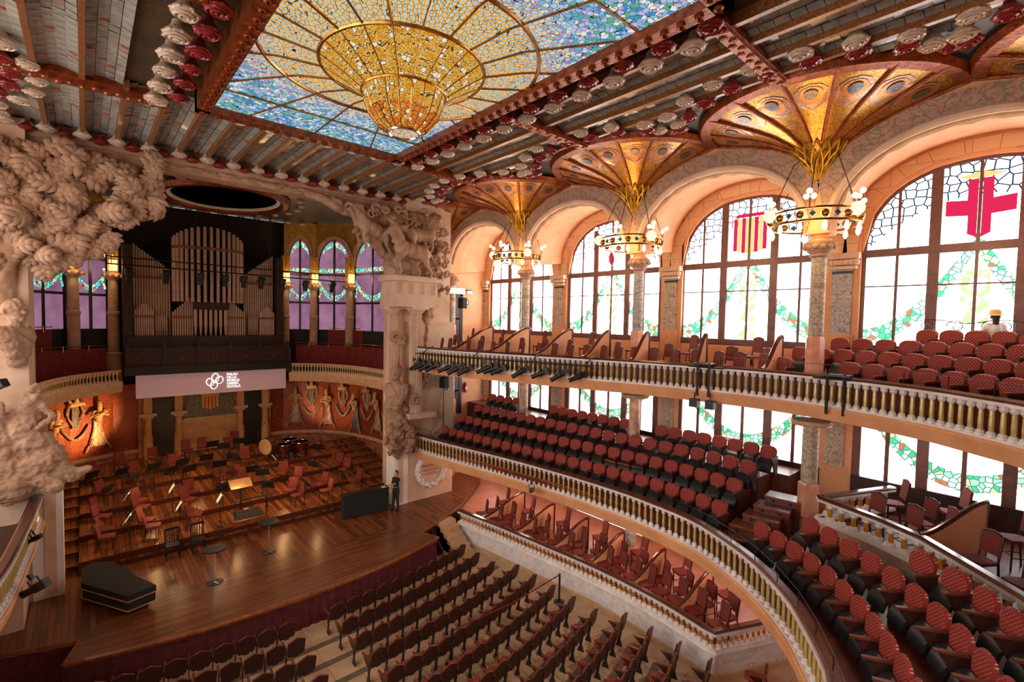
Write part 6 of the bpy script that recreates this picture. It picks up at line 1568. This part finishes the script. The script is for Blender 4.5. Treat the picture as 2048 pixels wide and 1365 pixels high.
for i, (x, y, z, rz, lab, s_) in enumerate(((-1.0, 16.9, H-5.75, 1.2, 'small black lamp jutting from the opposite gallery rail', .5), (-.85, 14.7, H-6.1, 1.0, 'larger black lamp below the opposite gallery rail', .8), (-.75, 20.6, H-5.75, 1.2, 'black lamp at the end of the opposite gallery beside the draped women', .7), (-1.75, 18.4, H-2.0, .9, 'black lamp before the bearded bust', .9), (11.05, 19.1, H-5.95, -.6, 'black lamp on the bend of the lower gallery rail', .6), (12.0, 12.3, H-6.1, -.6, 'black lamp hanging under the lower gallery over the boxes', .6))):
    spot_unit('bracket_lamp', lab, T(x, y, z) @ RZ(rz) @ RX(-.5), .66*s_, .13*s_)
def speaker(lab, x, y, zf, zt, tripod):
    t = thing('loudspeaker', lab+' loudspeaker', 'loudspeaker', T(x, y, zt) @ RZ(.4)); part('cabinet', MB().prism([(-.18, -.16), (.18, -.16), (.14, .16), (-.14, .16)], -.26, .26), M_['blackcloth'], t); part('handle', MB().box(-.19, -.03, -.05, -.175, .03, .05), M_['black'], t)
    s_ = thing('speaker_stand', lab+' loudspeaker stand', 'stand', T(x, y, zf)); part('pole', MB().cyl((0, 0, .02), (0, 0, zt-zf-.26), .02), M_['black'], s_)
    if tripod:
        for q in range(3): part('leg', MB().cyl((0, 0, .75), (.45*math.cos(q*2.1), .45*math.sin(q*2.1), .01), .014), M_['black'], s_)
    else: part('base', MB().lathe([(.28, 0), (.28, .02), (.03, .04)], 16), M_['black'], s_, True)
speaker('black tripod-mounted upper gallery', 13.75, 19.2, ZU-.72, H+.8, True); speaker('black pole-mounted lower gallery', 12.75, 19.2, ZF[0], H-3.0, False)
def fittings():
    t = thing('fire_extinguisher', 'red fire extinguisher on the wall by the lower gallery door', 'extinguisher', T(15.75, 21.58, H-3.75))
    lathe_part('cylinder', [(.001, -.28), (.085, -.27), (.085, .16), (.05, .22), (.02, .24)], 'redsign', t, 12); part('valve', MB().box(-.03, -.03, .23, .03, .03, .31), M_['black'], t); part('hose', MB().tube([(-.02, 0, .28), (-.13, 0, .2), (-.12, 0, -.1)], .014, 5), M_['black'], t); part('label', MB().box(-.05, -.09, -.1, .05, -.084, .06), M_['white'], t)
    t = thing('extinguisher_sign', 'small red square sign above the fire extinguisher', 'sign', T(15.75, 21.66, H-2.95)); part('plate', MB().box(-.13, -.02, -.15, .13, .02, .15), M_['redsign'], t); part('pictogram', MB().box(-.05, -.026, -.1, -.01, -.02, .1).box(.03, -.026, -.1, .07, -.02, .02), M_['white'], t)
    t = thing('exit_sign', 'small green exit sign on the upper gallery wall', 'sign', T(15.85, 21.66, H+.95)); part('plate', MB().box(-.09, -.02, -.13, .09, .02, .13), M_['leafg'], t); part('pictogram', MB().box(-.03, -.026, -.08, .03, -.02, .08), M_['white'], t)
    t = thing('emergency_light', 'white emergency light box above the exit sign', 'lamp', T(15.9, 21.6, H+1.5)); part('housing', MB().box(-.16, -.1, -.08, .16, .08, .08), M_['white'], t); part('bracket', MB().box(-.2, -.08, .08, .2, .08, .13), M_['black'], t)
    t = thing('security_camera', 'tiny black camera high on the corner wall', 'camera', T(15.6, 21.6, H+3.6)); part('body', MB().box(-.06, -.16, -.05, .06, .06, .05), M_['black'], t); part('bracket', MB().box(-.02, 0, .05, .02, .08, .12), M_['black'], t)
    for (x, y), lab in (((11.95, 10.81), 'black stanchion post beside the painted parapet'), ((7.49, 10.7), 'black stanchion post among the stalls rows'), ((6.0, 9.9), 'black stanchion post at the stalls aisle')):
        t = thing('stanchion', lab, 'stanchion', T(x, y, 0)); part('post', MB().cyl((0, 0, .02), (0, 0, 1.0), .035), M_['black'], t); part('base', MB().lathe([(.18, 0), (.18, .02), (.04, .05)], 16), M_['black'], t, True)
    t = thing('barrier_rope', 'dark red barrier tape across the stalls between two stanchions', 'rope'); part('tape', MB().tube([(11.95, 10.81, .95), (9.7, 10.76, .82), (7.49, 10.7, .95)], .02, 4), M_['curtain'], t)
    for P, z, lab in ((LRs, ZL, 'lower'), (URs, ZU, 'upper')):
        t = thing('safety_wire', 'thin black safety wire above the %s gallery handrail' % lab, 'wire'); n_ = resample([(x, y, 0) for x, y in P], n=26)
        if lab == 'upper': n_ = n_[14:]
        part('wire', MB().tube([(p.x, p.y, z+.26) for p, d in n_], .008, 4), M_['black'], t)
        for p, d in n_: part('wire_post', MB().cyl((p.x, p.y, z-.02), (p.x, p.y, z+.27), .01, None, 5), M_['black'], t)
    t = thing('scroll_railing', 'wrought iron scroll railing before the cross window', 'railing', T(16.92, 0, H))
    for y, sg, r in ((2.35, -1, .16), (1.75, 1, .2), (1.15, -1, .2), (.85, 1, .16), (.3, -1, .18)):
        part('scroll', MB().tube([(0, y+sg*r*math.cos(.6*q)*(1-q/14), .06+r*math.sin(.6*q)*(1-q/14)) for q in range(13)], .012, 5), M_['wood'], t)
    part('top_bar', MB().tube([(0, 2.55-.25*q, .2+.05*math.sin(q*1.2)) for q in range(11)], .013, 5), M_['wood'], t)
    for y in (2.2, 1.45, .7, .1): part('upright', MB().cyl((0, y, -1.1), (0, y, .2), .014), M_['wood'], t)
fittings()

# ---------------------------------------------------------------- people
def hand_caps(w, d, s=1.0):
    """palm, four fingers of unequal length slightly curled, thumb from the side"""
    w = Vector(w); d = Vector(d).normalized(); sd = Vector((-d.y, d.x, 0)).normalized(); up = d.cross(sd)
    L = [(tuple(w), tuple(w+d*.07*s), .026*s, .03*s)]
    for k, l in enumerate((.055, .068, .064, .05)):
        b = w+d*.08*s+sd*(.03-.02*k)*s; m_ = b+d*l*.55*s; e = m_+d*l*.45*s+up*.02*s
        L += [(tuple(b), tuple(m_), .0095*s, .009*s), (tuple(m_), tuple(e), .009*s, .0075*s)]
    L.append((tuple(w+d*.025*s+sd*.028*s), tuple(w+d*.06*s+sd*.06*s), .0115*s, .009*s))
    return L
def person(label, M, arms, colors, hat=False, h=1.75):
    t = thing('person', label, 'person', M)
    (sl, el_l, wr_l), (sr, el_r, wr_r) = arms
    legs = [((-.09, 0, .92), (-.11, .02, .5), .088, .06), ((-.11, .02, .5), (-.12, -.02, .09), .056, .04), ((.09, 0, .92), (.1, .04, .5), .088, .06), ((.1, .04, .5), (.12, .06, .09), .056, .04)]
    tor = [((0, 0, .93), (0, .01, 1.15), .13, .125), ((0, .01, 1.15), (0, 0, 1.34), .13, .14), ((-.12, 0, 1.38), (.12, 0, 1.38), .085, .085)]
    headc = [((0, 0, 1.42), (0, .02, 1.54), .055, .052), ((0, .015, 1.63), (0, .015, 1.66), .088, .09), ((0, .05, 1.58), (0, .06, 1.565), .06, .05), ((0, .1, 1.62), (0, .112, 1.605), .014, .017), ((-.088, .01, 1.62), (-.092, .0, 1.6), .02, .016), ((.088, .01, 1.62), (.092, 0, 1.6), .02, .016), ((-.03, .085, 1.65), (.03, .085, 1.65), .016, .016), ((-.02, .093, 1.575), (.02, .093, 1.575), .01, .01)]
    arm = [(sl, el_l, .046, .038), (el_l, wr_l, .036, .026), (sr, el_r, .046, .038), (el_r, wr_r, .036, .026)]
    hands = hand_caps(wr_l, Vector(wr_l)-Vector(el_l))+hand_caps(wr_r, Vector(wr_r)-Vector(el_r))
    blob('body', legs+tor+headc+arm+hands, M_['skin'], t, .011, 1)
    g = lambda L, k: [(a, b, c+k, d+k) for a, b, c, d in L]
    half = lambda a, b: tuple(Vector(a).lerp(Vector(b), .75))
    blob('shirt', g(tor, .016)+g([(sl, half(sl, el_l), .046, .044), (sr, half(sr, el_r), .046, .044)], .012), M_[colors[0]], t, .018, 1)
    blob('trousers', g(legs, .014)+[((0, 0, .93), (0, 0, .99), .14, .145)], M_[colors[1]], t, .018, 1)
    blob('hair', [((0, -.01, 1.66), (0, -.015, 1.70), .1, .085), ((0, -.05, 1.62), (0, -.06, 1.56 if not hat else 1.36), .075, .06)], M_['hair'], t, .014, 1)
    for x, y in ((-.12, -.02), (.12, .06)): part('shoe', MB().sphere((x, y+.05, .045), .05, 8, None, 0, (.95, 2.4, .9)), M_['black'], t, True)
    if hat:
        part('hat', MB().lathe([(.27, 1.66), (.2, 1.675), (.115, 1.69), (.11, 1.77), (.08, 1.81), (.001, 1.82)], 20, T(0, .01, 0)), M_['straw'], t, True)
        for s_ in (-1, 1): part('phone' if s_ > 0 else 'camera_strap', MB().box(.02, .36, 1.3, .06, .38, 1.44) if s_ > 0 else MB().tube([(-.1, .1, 1.42), (0, .17, 1.2), (.1, .1, 1.42)], .01, 4), M_['black'], t)
    return t
person('man in black shirt and trousers reaching out beside the black case', T(10.22, 19.05, ZST) @ RZ(PI/2+.25), [((-.17, 0, 1.39), (-.2, .28, 1.28), (-.16, .52, 1.3)), ((.17, 0, 1.39), (.24, .02, 1.1), (.22, .1, .87))], ('blackcloth', 'blackcloth'))
person('woman in a straw sun hat and white top at the gallery window', T(16.62, 1.02, 8.22) @ RZ(-1.2), [((-.17, 0, 1.39), (-.24, .08, 1.15), (-.06, .3, 1.26)), ((.17, 0, 1.39), (.24, .08, 1.15), (.06, .32, 1.28))], ('white', 'blackcloth'), True)

# ---------------------------------------------------------------- windows of the opposite side, same pattern, lighting the hall
for i in range(4):
    yc = (COLY[i]+COLY[i+1])/2
    r = link('window_%d' % (30+i), None, None, T(-7.27, yc, 8.86)); r['kind'] = 'structure'; r['label'] = 'round-headed window of the opposite gallery'
    fz_ = lambda y: ZSP-8.86+arch_z(y, HW-.07, RISE-.07)
    g_ = NT('opposite_glass').emission((1, .95, .9, 1), WIN_E*.8) if i == 0 else g_
    for a, b in zip(YB, YB[1:]):
        pane(r, a+.04, b-.04, 0, 0, 0, g_, arch=fz_); pane(r, a+.04, b-.04, -3.7, -1.9, 0, g_)
